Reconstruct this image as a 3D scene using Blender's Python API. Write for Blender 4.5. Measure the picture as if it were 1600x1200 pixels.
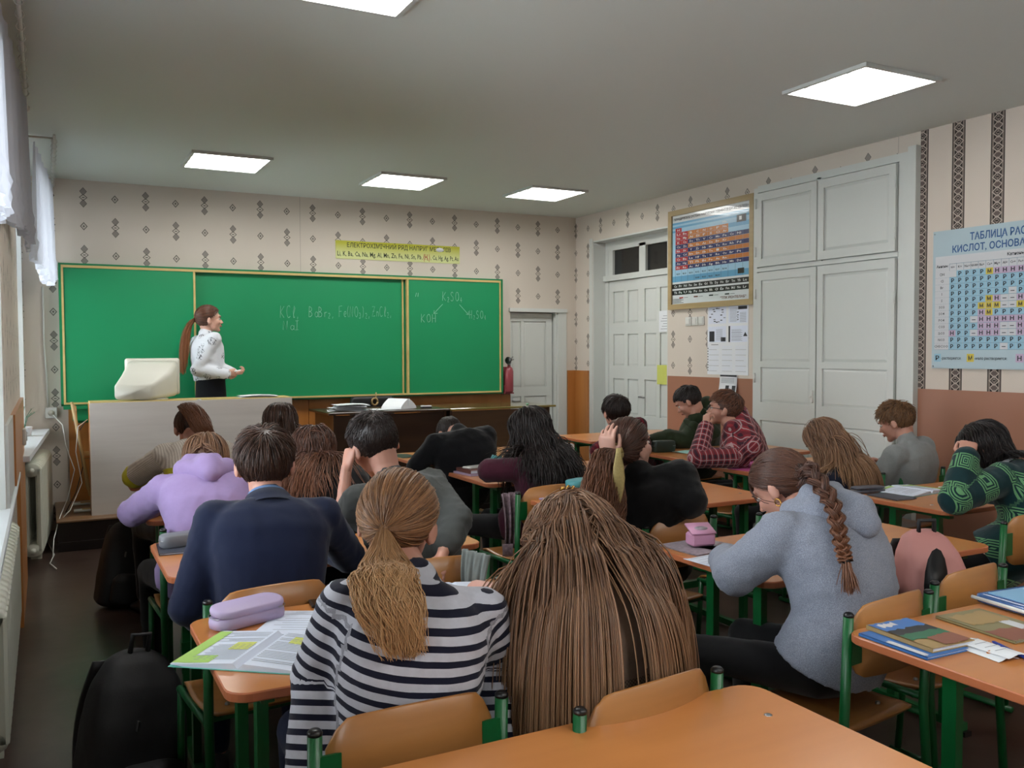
import bpy, math, random
import numpy as np
from mathutils import Vector, Matrix, Euler

for o in list(bpy.data.objects): bpy.data.objects.remove(o)
SC = bpy.context.scene
COL = SC.collection
random.seed(7)
RNG = np.random.default_rng(11)

# ------------------------------------------------------------------ camera, sky, exposure
cam_data = bpy.data.cameras.new('camera')
cam_data.sensor_width = 36.0
cam_data.lens = 36.0 * 1387.8 / 1600.0
cam_data.clip_start = 0.02
cam = bpy.data.objects.new('camera', cam_data)
COL.objects.link(cam)
_yaw, _pitch, _roll = 0.4838, 0.038, -0.004
_f = Vector((math.sin(_yaw)*math.cos(_pitch), math.cos(_yaw)*math.cos(_pitch), -math.sin(_pitch)))
_r = Vector((math.cos(_yaw), -math.sin(_yaw), 0)); _u = _r.cross(_f)
_r2 = math.cos(_roll)*_r + math.sin(_roll)*_u; _u2 = -math.sin(_roll)*_r + math.cos(_roll)*_u
cam.matrix_world = Matrix(((_r2.x, _u2.x, -_f.x, 0), (_r2.y, _u2.y, -_f.y, 0), (_r2.z, _u2.z, -_f.z, 1.54), (0, 0, 0, 1)))
SC.camera = cam

world = bpy.data.worlds.new('overcast_sky'); SC.world = world
world.use_nodes = True
_bg = world.node_tree.nodes['Background']
_bg.inputs[0].default_value = (0.88, 0.95, 1.0, 1)
_bg.inputs[1].default_value = 7.5
SC.view_settings.view_transform = 'Standard'
SC.view_settings.look = 'None'
SC.view_settings.gamma = 1.0
SC.view_settings.use_curve_mapping = False
SC.view_settings.exposure = 0.20
LAMP_STRENGTH = 19.0

# ------------------------------------------------------------------ colour and node helpers
def rgb(h):
    h = h.lstrip('#')
    c = [int(h[i:i+2], 16)/255 for i in (0, 2, 4)]
    return tuple([x/12.92 if x <= .04045 else ((x+.055)/1.055)**2.4 for x in c] + [1.0])

class Nd:
    """a tiny expression wrapper over Math nodes"""
    def __init__(s, nt, sock): s.nt, s.s = nt, sock
    def _m(s, op, b=None, c=None):
        n = s.nt.nodes.new('ShaderNodeMath'); n.operation = op
        for i, v in enumerate((s, b, c)):
            if v is None: continue
            if isinstance(v, Nd): s.nt.links.new(v.s, n.inputs[i])
            else: n.inputs[i].default_value = v
        return Nd(s.nt, n.outputs[0])
    def __add__(s, b): return s._m('ADD', b)
    def __sub__(s, b): return s._m('SUBTRACT', b)
    def __mul__(s, b): return s._m('MULTIPLY', b)
    def __truediv__(s, b): return s._m('DIVIDE', b)
    def lt(s, b): return s._m('LESS_THAN', b)
    def gt(s, b): return s._m('GREATER_THAN', b)
    def mod(s, b): return s._m('FLOORED_MODULO', b)
    def abs(s): return s._m('ABSOLUTE')
    def floor(s): return s._m('FLOOR')
    def mx(s, b): return s._m('MAXIMUM', b)
    def mn(s, b): return s._m('MINIMUM', b)
    def sin(s): return s._m('SINE')
    def inv(s): return (s*-1.0) + 1.0

def new_mat(name):
    m = bpy.data.materials.new(name); m.use_nodes = True
    nt = m.node_tree
    return m, nt, nt.nodes['Principled BSDF']

def mixc(nt, fac, a, b):
    n = nt.nodes.new('ShaderNodeMix'); n.data_type = 'RGBA'
    if isinstance(fac, Nd): nt.links.new(fac.s, n.inputs[0])
    else: n.inputs[0].default_value = fac
    for v, i in ((a, 6), (b, 7)):
        if isinstance(v, tuple): n.inputs[i].default_value = v
        else: nt.links.new(v, n.inputs[i])
    return n.outputs[2]

def coords(nt, kind='Object', sep=True):
    if kind == 'World':
        g = nt.nodes.new('ShaderNodeNewGeometry').outputs['Position']
    else:
        g = nt.nodes.new('ShaderNodeTexCoord').outputs[kind]
    if not sep: return g
    x = nt.nodes.new('ShaderNodeSeparateXYZ'); nt.links.new(g, x.inputs[0])
    return [Nd(nt, x.outputs[i]) for i in range(3)]

def attr(nt, name, sep=True):
    a = nt.nodes.new('ShaderNodeAttribute'); a.attribute_name = name
    if not sep: return Nd(nt, a.outputs['Fac'])
    x = nt.nodes.new('ShaderNodeSeparateXYZ'); nt.links.new(a.outputs['Vector'], x.inputs[0])
    return [Nd(nt, x.outputs[i]) for i in range(3)]

def noise(nt, scale, detail=3, vec=None, stretch=None):
    n = nt.nodes.new('ShaderNodeTexNoise'); n.inputs['Scale'].default_value = scale; n.inputs['Detail'].default_value = detail
    v = vec or coords(nt, 'Object', False)
    if stretch:
        mp = nt.nodes.new('ShaderNodeMapping'); mp.inputs['Scale'].default_value = stretch
        nt.links.new(v, mp.inputs[0]); v = mp.outputs[0]
    nt.links.new(v, n.inputs['Vector'])
    return Nd(nt, n.outputs[0])

def bump(nt, b, h, strength=.2, dist=.002):
    n = nt.nodes.new('ShaderNodeBump'); n.inputs['Strength'].default_value = strength; n.inputs['Distance'].default_value = dist
    nt.links.new(h.s, n.inputs['Height']); nt.links.new(n.outputs[0], b.inputs['Normal'])

def plain(name, col, rough=.6, metal=0, var=.12, nscale=12, bmp=0, bscale=80, spec=None, coat=0, emit=None, trans=0, alpha=None):
    m, nt, b = new_mat(name)
    c = rgb(col) if isinstance(col, str) else col
    d = tuple(x*(1-var) for x in c[:3]) + (1,)
    nt.links.new(mixc(nt, noise(nt, nscale), d, c), b.inputs['Base Color'])
    b.inputs['Roughness'].default_value = rough; b.inputs['Metallic'].default_value = metal
    if spec is not None: b.inputs['Specular IOR Level'].default_value = spec
    if coat: b.inputs['Coat Weight'].default_value = coat
    if trans: b.inputs['Transmission Weight'].default_value = trans
    if alpha is not None: b.inputs['Alpha'].default_value = alpha
    if bmp: bump(nt, b, noise(nt, bscale, 5), bmp)
    return m

def wood(name, c1, c2, axis=0, scale=3.0, rough=.35, coat=.2, ring=.5):
    m, nt, b = new_mat(name)
    st = [1, 1, 1]; st[axis] = .07
    a = noise(nt, scale*7, 6, stretch=tuple(st)); f = noise(nt, scale*40, 3, stretch=tuple(st))
    k = (a*1.8 - .4 + f*.35 - .15)
    k2 = k.mx(0.0).mn(1.0)
    nt.links.new(mixc(nt, k2, rgb(c1), rgb(c2)), b.inputs['Base Color'])
    b.inputs['Roughness'].default_value = rough; b.inputs['Coat Weight'].default_value = coat; b.inputs['Coat Roughness'].default_value = .25
    bump(nt, b, f, .08, .001)
    return m

def wallpaper(name, axis):
    m, nt, b = new_mat(name)
    p = coords(nt, 'World'); u = p[axis]; v = p[2]
    off = .323 if axis == 0 else 8.092
    du, dv = .2515, .2485
    U = (u - off)/du + .5; V = (v - 2.88)/dv + .5
    i, j = U.floor(), V.floor()
    x = (U - i - .5)*du; y = (V - j - .5)*dv
    par = (i + j).mod(2.0).abs().lt(.5)
    def dia(yy, w, h):
        return x.abs()/w + (yy).abs()/h
    single = dia(y, .030, .036)
    s_fill = single.lt(1.0); s_in = single.lt(.72); s_mid = single.lt(.30)
    sgl = s_fill - s_in + s_mid
    d1 = dia(y - .052, .030, .036).lt(1.0); d2 = dia(y + .052, .030, .036).lt(1.0)
    hexo = (x.abs()/.034 + y.abs()/.030)
    hx = hexo.lt(1.0); hi = hexo.lt(.74); hm = (x.abs().lt(.010))*(y.abs().lt(.004))
    dk_in = dia(y - .052, .030, .036).lt(.85).mx(dia(y + .052, .030, .036).lt(.85))
    ring = hx - hi + hm
    edge = (d1.mx(d2) - dk_in).mx(0.0)
    dark = (ring.mx(edge)*par).mx(sgl*par.inv()).mn(1.0)
    mid = dk_in*par*hx.inv()
    mid2 = s_in*par.inv()*s_mid.inv()
    weave = ((u*900.0 + v*500.0).sin()*(u*-500.0 + v*900.0).sin())
    base = mixc(nt, noise(nt, 1.5, 2), rgb('#cac1b5'), rgb('#d6cdc2'))
    base = mixc(nt, weave*.12 + .12, base, rgb('#b7a698'))
    c = mixc(nt, mid, base, rgb('#8d867f'))
    c = mixc(nt, mid2*.25, c, rgb('#8d867f'))
    c = mixc(nt, dark*.85, c, rgb('#37322f'))
    # seam between drops
    sx = (u - (2.21 if axis == 0 else 4.31)).abs().lt(.0025)
    c = mixc(nt, sx*.45, c, rgb('#6d635b'))
    nt.links.new(c, b.inputs['Base Color']); b.inputs['Roughness'].default_value = .75
    bump(nt, b, weave, .15, .001)
    return m

def stripe_paper(name):
    m, nt, b = new_mat(name)
    p = coords(nt, 'World'); u = p[1]; v = p[2]
    per = .2725
    s = ((u - 4.116)/per + .5); x = (s - s.floor() - .5)*per
    ax = x.abs()
    inb = ax.lt(.047)
    border = (ax.gt(.040))*inb
    inner = ax.lt(.036)
    q = v/.092; y = (q - q.floor() - .5)*.092
    diam = (ax/.034 + y.abs()/.030)
    y2 = ((q + .5) - (q + .5).floor() - .5)*.092
    di2 = (ax/.030 + y2.abs()/.026)
    net = ((diam - 1.0).abs().lt(.13)).mx((di2 - 1.0).abs().lt(.15)).mx((ax - .031).abs().lt(.002))
    tri = (diam.gt(1.15))*(di2.gt(1.15))*inner
    hexr = (diam.lt(.80))*(diam.gt(.55)) + (ax.lt(.010))*(y.abs().lt(.005))
    weave = ((u*700.0 + v*400.0).sin()*(u*-400.0 + v*700.0).sin())
    base = mixc(nt, noise(nt, 1.5, 2), rgb('#ccc1b5'), rgb('#d8cdc1'))
    base = mixc(nt, weave*.15 + .15, base, rgb('#b09e92'))
    c = mixc(nt, inb, base, rgb('#8d7f77'))
    c = mixc(nt, di2.lt(.85)*inner, c, rgb('#5d514c'))
    c = mixc(nt, tri, c, rgb('#241d1b'))
    c = mixc(nt, (hexr*inner).mn(1.0), c, rgb('#2a2321'))
    c = mixc(nt, net*inner*.8, c, rgb('#b5a79c'))
    c = mixc(nt, border, c, rgb('#2a2220'))
    nt.links.new(c, b.inputs['Base Color']); b.inputs['Roughness'].default_value = .75
    bump(nt, b, weave, .15, .001)
    return m

M = {}
M['paper_front'] = wallpaper('diamond_wallpaper_front', 0)
M['paper_side'] = wallpaper('diamond_wallpaper_side', 1)
M['paper_stripe'] = stripe_paper('striped_wallpaper')
M['ceiling'] = plain('ceiling_paint', '#d0d6d1', .5, var=.03, nscale=.8, spec=.4)
M['white_paint'] = plain('white_gloss_paint', '#cdd0cc', .32, var=.05, nscale=3, bmp=.12, bscale=30)
M['dark_gap'] = plain('dark_gap', '#15130f', .9)
M['brown_paint'] = plain('terracotta_wall_paint', '#a0705a', .4, var=.06, nscale=2, bmp=.1, bscale=20)
M['laminate'] = wood('orange_laminate', '#a5672f', '#b97a3f', 2, 1.2, .35)
M['floor'] = None
M['board'] = plain('chalkboard_green', '#0b8a57', .42, var=.10, nscale=2.2, spec=.5)
M['board_frame'] = plain('board_frame_green', '#0d7a4a', .4)
M['yellow_wood'] = wood('board_yellow_wood', '#b29a5c', '#cdb878', 0, 1.5, .5)
M['desk_top'] = wood('desk_beech_laminate', '#b9743a', '#cb8549', 0, .9, .28, .3)
M['desk_edge'] = plain('desk_edge_band', '#b56a45', .35, var=.05)
M['ply'] = wood('chair_plywood', '#95622f', '#b67c44', 0, 1.3, .33, .35)
M['green_metal'] = plain('green_enamelled_steel', '#0c5a2c', .35, var=.1, spec=.5)
M['steel'] = plain('steel', '#a9abad', .3, 1)
M['black_plastic'] = plain('black_plastic', '#121214', .35)
M['white_plastic'] = plain('white_plastic', '#d9d9d4', .35)
M['paper'] = plain('paper_white', '#dfe2e6', .7, var=.03)
M['page'] = plain('page_bluish', '#d8dfee', .7, var=.03)
M['ink'] = plain('print_ink', '#2b2d33', .7)
M['greyink'] = plain('print_grey_ink', '#8b8f96', .7)
M['greenprint'] = plain('print_light_green', '#a9cf6a', .7)
M['crt'] = plain('monitor_beige', '#c3c1b4', .45, var=.04)
M['dark_wood'] = wood('dark_walnut_laminate', '#2b1b14', '#46301f', 0, 1.3, .3)
M['sheen_top'] = plain('polished_table_top', '#8a7c46', .12, var=.2, spec=.8, coat=.8)  # yellow-green reflection of wall and board put into the base colour
M['desk_grey'] = wood('pale_grey_laminate', '#bdb6b1', '#cbc5bf', 0, 2.0, .55, 0)
M['radiator'] = plain('radiator_cream_paint', '#c9cabb', .35, var=.05)
M['sill'] = plain('sill_white_paint', '#d5dbe0', .3, var=.03)
M['podium'] = plain('podium_dark_brown', '#1f1613', .35, var=.3, nscale=5)
M['yellow_note'] = plain('yellow_note', '#cbd16a', .7)
M['chalk'] = plain('chalk_marks', '#8fc9ae', .9)

def floor_mat():
    m, nt, b = new_mat('dark_painted_boards')
    p = coords(nt, 'World')
    n1 = noise(nt, 1.6, 6, vec=coords(nt, 'World', False)); n2 = noise(nt, 9, 5, vec=coords(nt, 'World', False))
    c = mixc(nt, (n1*2.2 - .7).mx(0.0).mn(1.0), rgb('#33201a'), rgb('#564a42'))
    c = mixc(nt, (n2*1.6 - .6).mx(0.0).mn(1.0)*.5, c, rgb('#1a100d'))
    nt.links.new(c, b.inputs['Base Color']); b.inputs['Roughness'].default_value = .28
    bump(nt, b, n2, .25, .003)
    return m
M['floor'] = floor_mat()

# ------------------------------------------------------------------ mesh helpers
def np_mesh(name, V, F, mats, midx=None, smooth=False):
    """V (n,3) array, F list of index arrays grouped by side count: [(k, array(m,k)), ...]"""
    me = bpy.data.meshes.new(name)
    V = np.asarray(V, dtype=np.float32)
    me.vertices.add(len(V)); me.vertices.foreach_set('co', V.ravel())
    loops = np.concatenate([f.ravel() for k, f in F]); starts = []; o = 0
    for k, f in F:
        starts.append(np.arange(len(f))*k + o); o += f.size
    starts = np.concatenate(starts)
    me.loops.add(len(loops)); me.loops.foreach_set('vertex_index', loops.astype(np.int32))
    me.polygons.add(len(starts)); me.polygons.foreach_set('loop_start', starts.astype(np.int32))
    for mt in mats: me.materials.append(mt)
    if midx is not None: me.polygons.foreach_set('material_index', np.asarray(midx, dtype=np.int32))
    if smooth: me.polygons.foreach_set('use_smooth', np.ones(len(starts), dtype=bool))
    me.update(calc_edges=True)
    return me

class MB:
    """collects shapes into one mesh"""
    def __init__(s): s.v, s.f, s.m, s.sm, s.n = [], [], [], [], 0; s.xf = None
    def add(s, v, f, m=0, sm=False):
        v = [Vector(p) for p in v]
        if s.xf is not None: v = [s.xf @ p for p in v]
        s.v += v; s.f += [tuple(i + s.n for i in q) for q in f]; s.m += [m]*len(f); s.sm += [sm]*len(f); s.n += len(v)
        return s
    def box(s, x0, x1, y0, y1, z0, z1, m=0, bev=0.0):
        if bev > 0 and min(x1-x0, y1-y0, z1-z0) > 2.2*bev:
            b = bev; v = []; 
            X = (x0, x0+b, x1-b, x1); Y = (y0, y0+b, y1-b, y1); Zz = (z0, z0+b, z1-b, z1)
            idx = {}
            for i in range(4):
                for j in range(4):
                    for k in range(4):
                        e = (i in (0, 3)) + (j in (0, 3)) + (k in (0, 3))
                        if e == 1: idx[i, j, k] = len(v); v.append((X[i], Y[j], Zz[k]))
            f = []
            g = lambda *t: idx[t]
            f += [(g(0,1,1), g(0,1,2), g(0,2,2), g(0,2,1)), (g(3,1,1), g(3,2,1), g(3,2,2), g(3,1,2))]
            f += [(g(1,0,1), g(2,0,1), g(2,0,2), g(1,0,2)), (g(1,3,1), g(1,3,2), g(2,3,2), g(2,3,1))]
            f += [(g(1,1,0), g(1,2,0), g(2,2,0), g(2,1,0)), (g(1,1,3), g(2,1,3), g(2,2,3), g(1,2,3))]
            for a, sx in ((0, 1), (3, 2)):
                for c, sy in ((0, 1), (3, 2)):
                    q = (g(a,sy,1), g(sx,c,1), g(sx,c,2), g(a,sy,2)); f.append(q)
                    q = (g(a,1,sy), g(a,2,sy), g(sx,2,c), g(sx,1,c)); f.append(q)
                    q = (g(1,a,sy), g(2,a,sy), g(2,sx,c), g(1,sx,c)); f.append(q)
                    for d, sz in ((0, 1), (3, 2)):
                        f.append((g(a,sy,sz), g(sx,c,sz), g(sx,sy,d)))
            return s.add(v, f, m)
        v = [(x, y, z) for x in (x0, x1) for y in (y0, y1) for z in (z0, z1)]
        return s.add(v, [(0,1,3,2), (4,6,7,5), (0,4,5,1), (2,3,7,6), (0,2,6,4), (1,5,7,3)], m)
    def tube(s, pts, r, n=8, m=0, cap=True):
        pts = [Vector(p) for p in pts]; R = r if isinstance(r, (list, tuple)) else [r]*len(pts)
        v = []; up = None
        for i, p in enumerate(pts):
            t = (pts[min(i+1, len(pts)-1)] - pts[max(i-1, 0)]).normalized()
            if up is None: up = t.orthogonal().normalized()
            up = (up - t*up.dot(t)); up = up.normalized() if up.length > 1e-6 else t.orthogonal().normalized()
            w = t.cross(up)
            for k in range(n):
                a = 2*math.pi*k/n; v.append(p + R[i]*(math.cos(a)*up + math.sin(a)*w))
        f = [(i*n+k, i*n+(k+1) % n, (i+1)*n+(k+1) % n, (i+1)*n+k) for i in range(len(pts)-1) for k in range(n)]
        if cap: f += [tuple(reversed(range(n))), tuple((len(pts)-1)*n+k for k in range(n))]
        return s.add(v, f, m, True)
    def bar(s, a, b, w, h, m=0):
        a, b = Vector(a), Vector(b); t = (b-a).normalized()
        u = Vector((0, 0, 1)) if abs(t.z) < .9 else Vector((0, 1, 0))
        sx = t.cross(u).normalized()*w/2; sy = sx.cross(t).normalized()*h/2
        v = [p + i*sx + j*sy for p in (a, b) for i, j in ((-1,-1), (1,-1), (1,1), (-1,1))]
        return s.add(v, [(3,2,1,0), (4,5,6,7), (0,1,5,4), (1,2,6,5), (2,3,7,6), (3,0,4,7)], m)
    def loft(s, rings, m=0, cap=True, sm=True):
        n = len(rings[0]); v = [p for r in rings for p in r]
        f = [(i*n+k, i*n+(k+1) % n, (i+1)*n+(k+1) % n, (i+1)*n+k) for i in range(len(rings)-1) for k in range(n)]
        if cap: f += [tuple(reversed(range(n))), tuple((len(rings)-1)*n+k for k in range(n))]
        return s.add(v, f, m, sm)
    def lathe(s, prof, c=(0,0,0), n=16, m=0):
        c = Vector(c)
        return s.loft([[c + Vector((r*math.cos(2*math.pi*k/n), r*math.sin(2*math.pi*k/n), z)) for k in range(n)] for r, z in prof], m)
    def prism(s, poly, z0, z1, m=0, bev=0, xf=None):
        n = len(poly); P = xf or (lambda x, y, z: (x, y, z))
        v = [P(x, y, z0) for x, y in poly] + [P(x, y, z1) for x, y in poly]
        return s.add(v, [tuple(reversed(range(n))), tuple(range(n, 2*n))] + [(i, (i+1) % n, (i+1) % n+n, i+n) for i in range(n)], m)
    def mesh(s, name, mats):
        me = bpy.data.meshes.new(name); me.from_pydata([tuple(p) for p in s.v], [], s.f)
        mats = mats if isinstance(mats, (list, tuple)) else [mats]
        for mt in mats: me.materials.append(M[mt] if isinstance(mt, str) else mt)
        me.polygons.foreach_set('material_index', s.m); me.polygons.foreach_set('use_smooth', s.sm)
        me.update(); return me
    def build(s, name, mats, parent=None, loc=None, rot=None, local=False):
        """geometry is given in world space unless local=True; the parent's location is subtracted"""
        me = s.mesh(name, mats)
        return link(name, me, parent, loc, rot, local)

def root_of(o):
    p = o
    while p.parent is not None: p = p.parent
    return p

def link(name, me, parent=None, loc=None, rot=None, local=False):
    o = bpy.data.objects.new(name, me); COL.objects.link(o)
    if parent is not None:
        o.parent = parent
        if not local:
            r = root_of(parent)
            me.transform(Matrix.Translation(-Vector(r.location)))
    if loc is not None: o.location = loc
    if rot is not None: o.rotation_euler = rot
    return o

def recentre(o):
    """move the origin of a top-level mesh to the foot of its box"""
    me = o.data; n = len(me.vertices); co = np.empty(n*3, dtype=np.float32); me.vertices.foreach_get('co', co); co = co.reshape(-1, 3)
    c = Vector(((co[:, 0].min()+co[:, 0].max())/2, (co[:, 1].min()+co[:, 1].max())/2, co[:, 2].min()))
    me.transform(Matrix.Translation(-c)); o.location = Vector(o.location) + c
    return o

def tag(o, label, cat, group=None, kind=None):
    o['label'] = label; o['category'] = cat
    if group: o['group'] = group
    if kind: o['kind'] = kind
    return o
def thing(name, label, cat, loc=(0, 0, 0), group=None, rotz=0):
    o = bpy.data.objects.new(name, None); COL.objects.link(o); o.location = loc; o.rotation_euler = (0, 0, rotz)
    o.empty_display_size = .1
    return tag(o, label, cat, group)
def struct(name, mb, mats, parent=None):
    o = mb.build(name, mats, parent)
    if parent is None: o['kind'] = 'structure'
    return o
def dup(root, loc, rotz=0, label=None, group=None):
    r = root.copy(); COL.objects.link(r); r.location = loc; r.rotation_euler = (0, 0, rotz)
    if label: r['label'] = label
    if group: r['group'] = group
    def rec(src, dst):
        for ch in list(src.children):
            c = ch.copy(); COL.objects.link(c); c.parent = dst; rec(ch, c)
    rec(root, r)
    return r

_tc = {}
def text_tris(s, size=1.0, bold=0.0):
    """(verts (n,2), faces) of a flat text, left baseline at 0"""
    k = (s, bold)
    if k not in _tc:
        cu = bpy.data.curves.new('t', 'FONT'); cu.body = s; cu.size = 1.0; cu.resolution_u = 1; cu.offset = bold
        o = bpy.data.objects.new('t', cu); COL.objects.link(o)
        bpy.context.view_layer.update()
        me = bpy.data.meshes.new_from_object(o.evaluated_get(bpy.context.evaluated_depsgraph_get()))
        V = [(v.co.x, v.co.y) for v in me.vertices]; F = [tuple(p.vertices) for p in me.polygons]
        bpy.data.objects.remove(o); bpy.data.curves.remove(cu); bpy.data.meshes.remove(me)
        _tc[k] = (V, F)
    V, F = _tc[k]
    return [(x*size, y*size) for x, y in V], F
def put_text(mb, s, x, y, size, P, m=0, anchor='c', width=None, bold=0.0):
    """P maps local (x, y) to a 3-D point"""
    V, F = text_tris(s, size, bold)
    if not V: return
    x0 = min(v[0] for v in V); x1 = max(v[0] for v in V); w = max(x1-x0, 1e-6)
    k = 1.0 if width is None else width/w
    ox = x - (x0+x1)/2*k if anchor == 'c' else x - x0*k
    mb.add([P(ox + a*k, y + b) for a, b in V], F, m)

# ================================================================== THE ROOM
ZC = 3.028; XR = 5.34; XL = -.155; YF = 8.6; YB = -2.6
b = MB(); b.box(-.7, 5.9, YB-.2, 9.0, -.12, 0); struct('floor', b, 'floor')
b = MB(); b.box(-.7, 5.9, YB-.2, 9.0, ZC, ZC+.15); struct('ceiling', b, 'ceiling')
# front wall with the door opening
b = MB(); b.box(-.7, 4.5, YF, YF+.25, 0, ZC); b.box(4.5, 5.1, YF, YF+.25, 1.96, ZC); b.box(5.1, 5.9, YF, YF+.25, 0, ZC)
struct('wall_front', b, 'paper_front')
# right wall with the double-door recess
b = MB()
b.box(XR, XR+.4, 4.13, 6.92, 0, ZC); b.box(XR, XR+.4, 8.25, YF, 0, ZC); b.box(XR, XR+.4, 6.92, 8.25, 2.73, ZC)
w = struct('wall_right', b, 'paper_side')
b = MB(); b.box(XR, XR+.4, YB, 4.13, 0, ZC); struct('wall_right_rear', b, 'paper_stripe')
b = MB(); b.box(XR-.004, XR, YB, 4.125, 0, 1.264); struct('trim_1', b, 'brown_paint')
b = MB(); b.box(XR-.004, XR, 5.72, 6.915, 0, 1.287); struct('trim_2', b, 'brown_paint')
# white reveals of the recess
b = MB(); b.box(XR+.002, 5.50, 8.238, 8.255, 0, 2.73); b.box(XR+.002, 5.50, 6.915, 6.932, 0, 2.73); b.box(XR+.002, 5.50, 6.92, 8.25, 2.715, 2.735); b.box(5.56, 5.6, 6.92, 8.25, 0, 2.73)
b.box(XR-.003, XR+.004, 8.2535, 8.315, 0, 2.76)
struct('trim_3', b, 'white_paint')
# back wall
b = MB(); b.box(-.7, 5.9, YB-.2, YB, 0, ZC); struct('wall_back', b, 'paper_front')

# ---- left wall: piers, parapets, lintel
b = MB()
wins = [(-2.3, -1.0), (-.5, 1.3), (2.0, 4.25), (6.88, 8.45)]
ys = YB
for a, c in wins:
    if ys == 4.25: b.box(-.7, XL, 5.62, a, 0, ZC); b.box(-.7, XL, ys, 5.62, .86, ZC); b.box(-.7, -.40, ys, 5.62, 0, .86)
    else: b.box(-.7, XL, ys, a, 0, ZC)
    b.box(-.7, -.40, a, c, 0, .86); b.box(-.7, XL, a, c, 2.78, ZC); ys = c
b.box(-.7, XL, ys, YF, 0, ZC)
struct('wall_left', b, 'paper_side')
b = MB()
for i, (a, c) in enumerate(wins):      # painted window reveals
    b.box(-.58, XL-.002, c-.006, c, .84, 2.78); b.box(-.58, XL-.002, a, a+.006, .84, 2.78); b.box(-.58, XL-.002, a, c, 2.772, 2.78)
struct('trim_4', b, 'white_paint')
def clear_glass():
    m = bpy.data.materials.new('window_glass'); m.use_nodes = True; nt = m.node_tree; nt.nodes.clear()
    out = nt.nodes.new('ShaderNodeOutputMaterial'); t = nt.nodes.new('ShaderNodeBsdfTransparent'); g = nt.nodes.new('ShaderNodeBsdfGlossy'); g.inputs['Roughness'].default_value = .02
    f = nt.nodes.new('ShaderNodeFresnel'); mx = nt.nodes.new('ShaderNodeMixShader'); nt.links.new(f.outputs[0], mx.inputs[0]); nt.links.new(t.outputs[0], mx.inputs[1]); nt.links.new(g.outputs[0], mx.inputs[2]); nt.links.new(mx.outputs[0], out.inputs[0])
    return m
M['win_glass'] = clear_glass()
for i, (a, c) in enumerate(wins):
    o = thing('window_%d' % (i+1), 'white framed window', 'window', (-.55, (a+c)/2, .84)); o['kind'] = 'structure'
    del o['category']; del o['label']
    b = MB(); b.box(-.60, -.53, a, a+.07, .84, 2.78); b.box(-.60, -.53, c-.07, c, .84, 2.78); b.box(-.60, -.53, a, c, .84, .91); b.box(-.60, -.53, a, c, 2.71, 2.78)
    n = 3 if c-a > 1.7 else 2
    for k in range(1, n):
        y = a + (c-a)*k/n; b.box(-.60, -.53, y-.05, y+.05, .9, 2.72)
    b.box(-.60, -.53, a, c, 2.20, 2.27)
    b.build('window_frame', 'white_paint', o)
    b = MB(); b.box(-.568, -.564, a+.05, c-.05, .9, 2.72); b.build('pane', 'win_glass', o)
for i, (y0, y1, x1) in enumerate([(1.85, 5.60, -.132), (-.6, 1.4, -.13)]):
    b = MB(); b.box(-.60, x1, y0, y1, .85, .885, 0, .008); b.box(-.56, x1-.04, y0+.02, y1-.02, .825, .85)
    o = struct('trim_%d' % (5+i), b, 'sill')
b = MB(); b.prism([(-.60, 6.35), (-.098, 6.35), (.022, 8.57), (-.60, 8.57)], .85, .885); b.prism([(-.56, 6.40), (-.15, 6.40), (-.02, 8.55), (-.56, 8.55)], .825, .85); struct('trim_7', b, 'sill')
# laminate panel on the pier
b = MB(); b.box(XL, XL+.02, 4.95, 6.86, .886, 1.235); b.box(XL, XL+.02, 5.625, 6.86, 0, .886); struct('trim_8', b, 'laminate')

b = MB(); b.box(XL, XL+.012, 4.26, 4.94, .885, 1.235); struct('trim_15', b, 'white_paint')
# ---- podium along the front wall
b = MB(); b.box(.06, 4.47, 7.62, YF, 0, .225); b.box(.05, 4.48, 7.60, 7.66, .055, .075)
o = struct('trim_9', b, 'podium')
b = MB(); b.box(.05, 4.48, 7.60, YF-.005, .225, .243, 0, .004); struct('trim_10', b, wood('podium_boards', '#6a4a30', '#8a6a4a', 0, 1.5, .4))
# laminate behind and under the board
b = MB(); 
for k in range(4): b.box(.17 + k*1.05, .17+(k+1)*1.05-.004, YF-.02, YF-.0005, .243, 1.075)
b.box(4.37, 4.49, YF-.02, YF-.0005, .243, 1.06)
struct('trim_11', b, 'laminate')
# corner laminate boards right of the small door
b = MB(); b.box(5.223, XR-.001, YF-.02, YF, 0, 1.31); b.box(XR-.022, XR-.001, 8.32, YF-.02, 0, 1.31); struct('trim_12', b, 'laminate')
# small door casing and leaf
b = MB(); b.box(5.1, 5.21, YF-.012, YF, 0, 2.0); b.box(4.48, 5.21, YF-.03, YF, 1.96, 2.0); b.box(5.075, 5.1, YF, YF+.2, 0, 1.96); b.box(4.4, 5.2, YF+.2, YF+.24, 0, 2.0)
struct('trim_13', b, 'white_paint')

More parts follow.
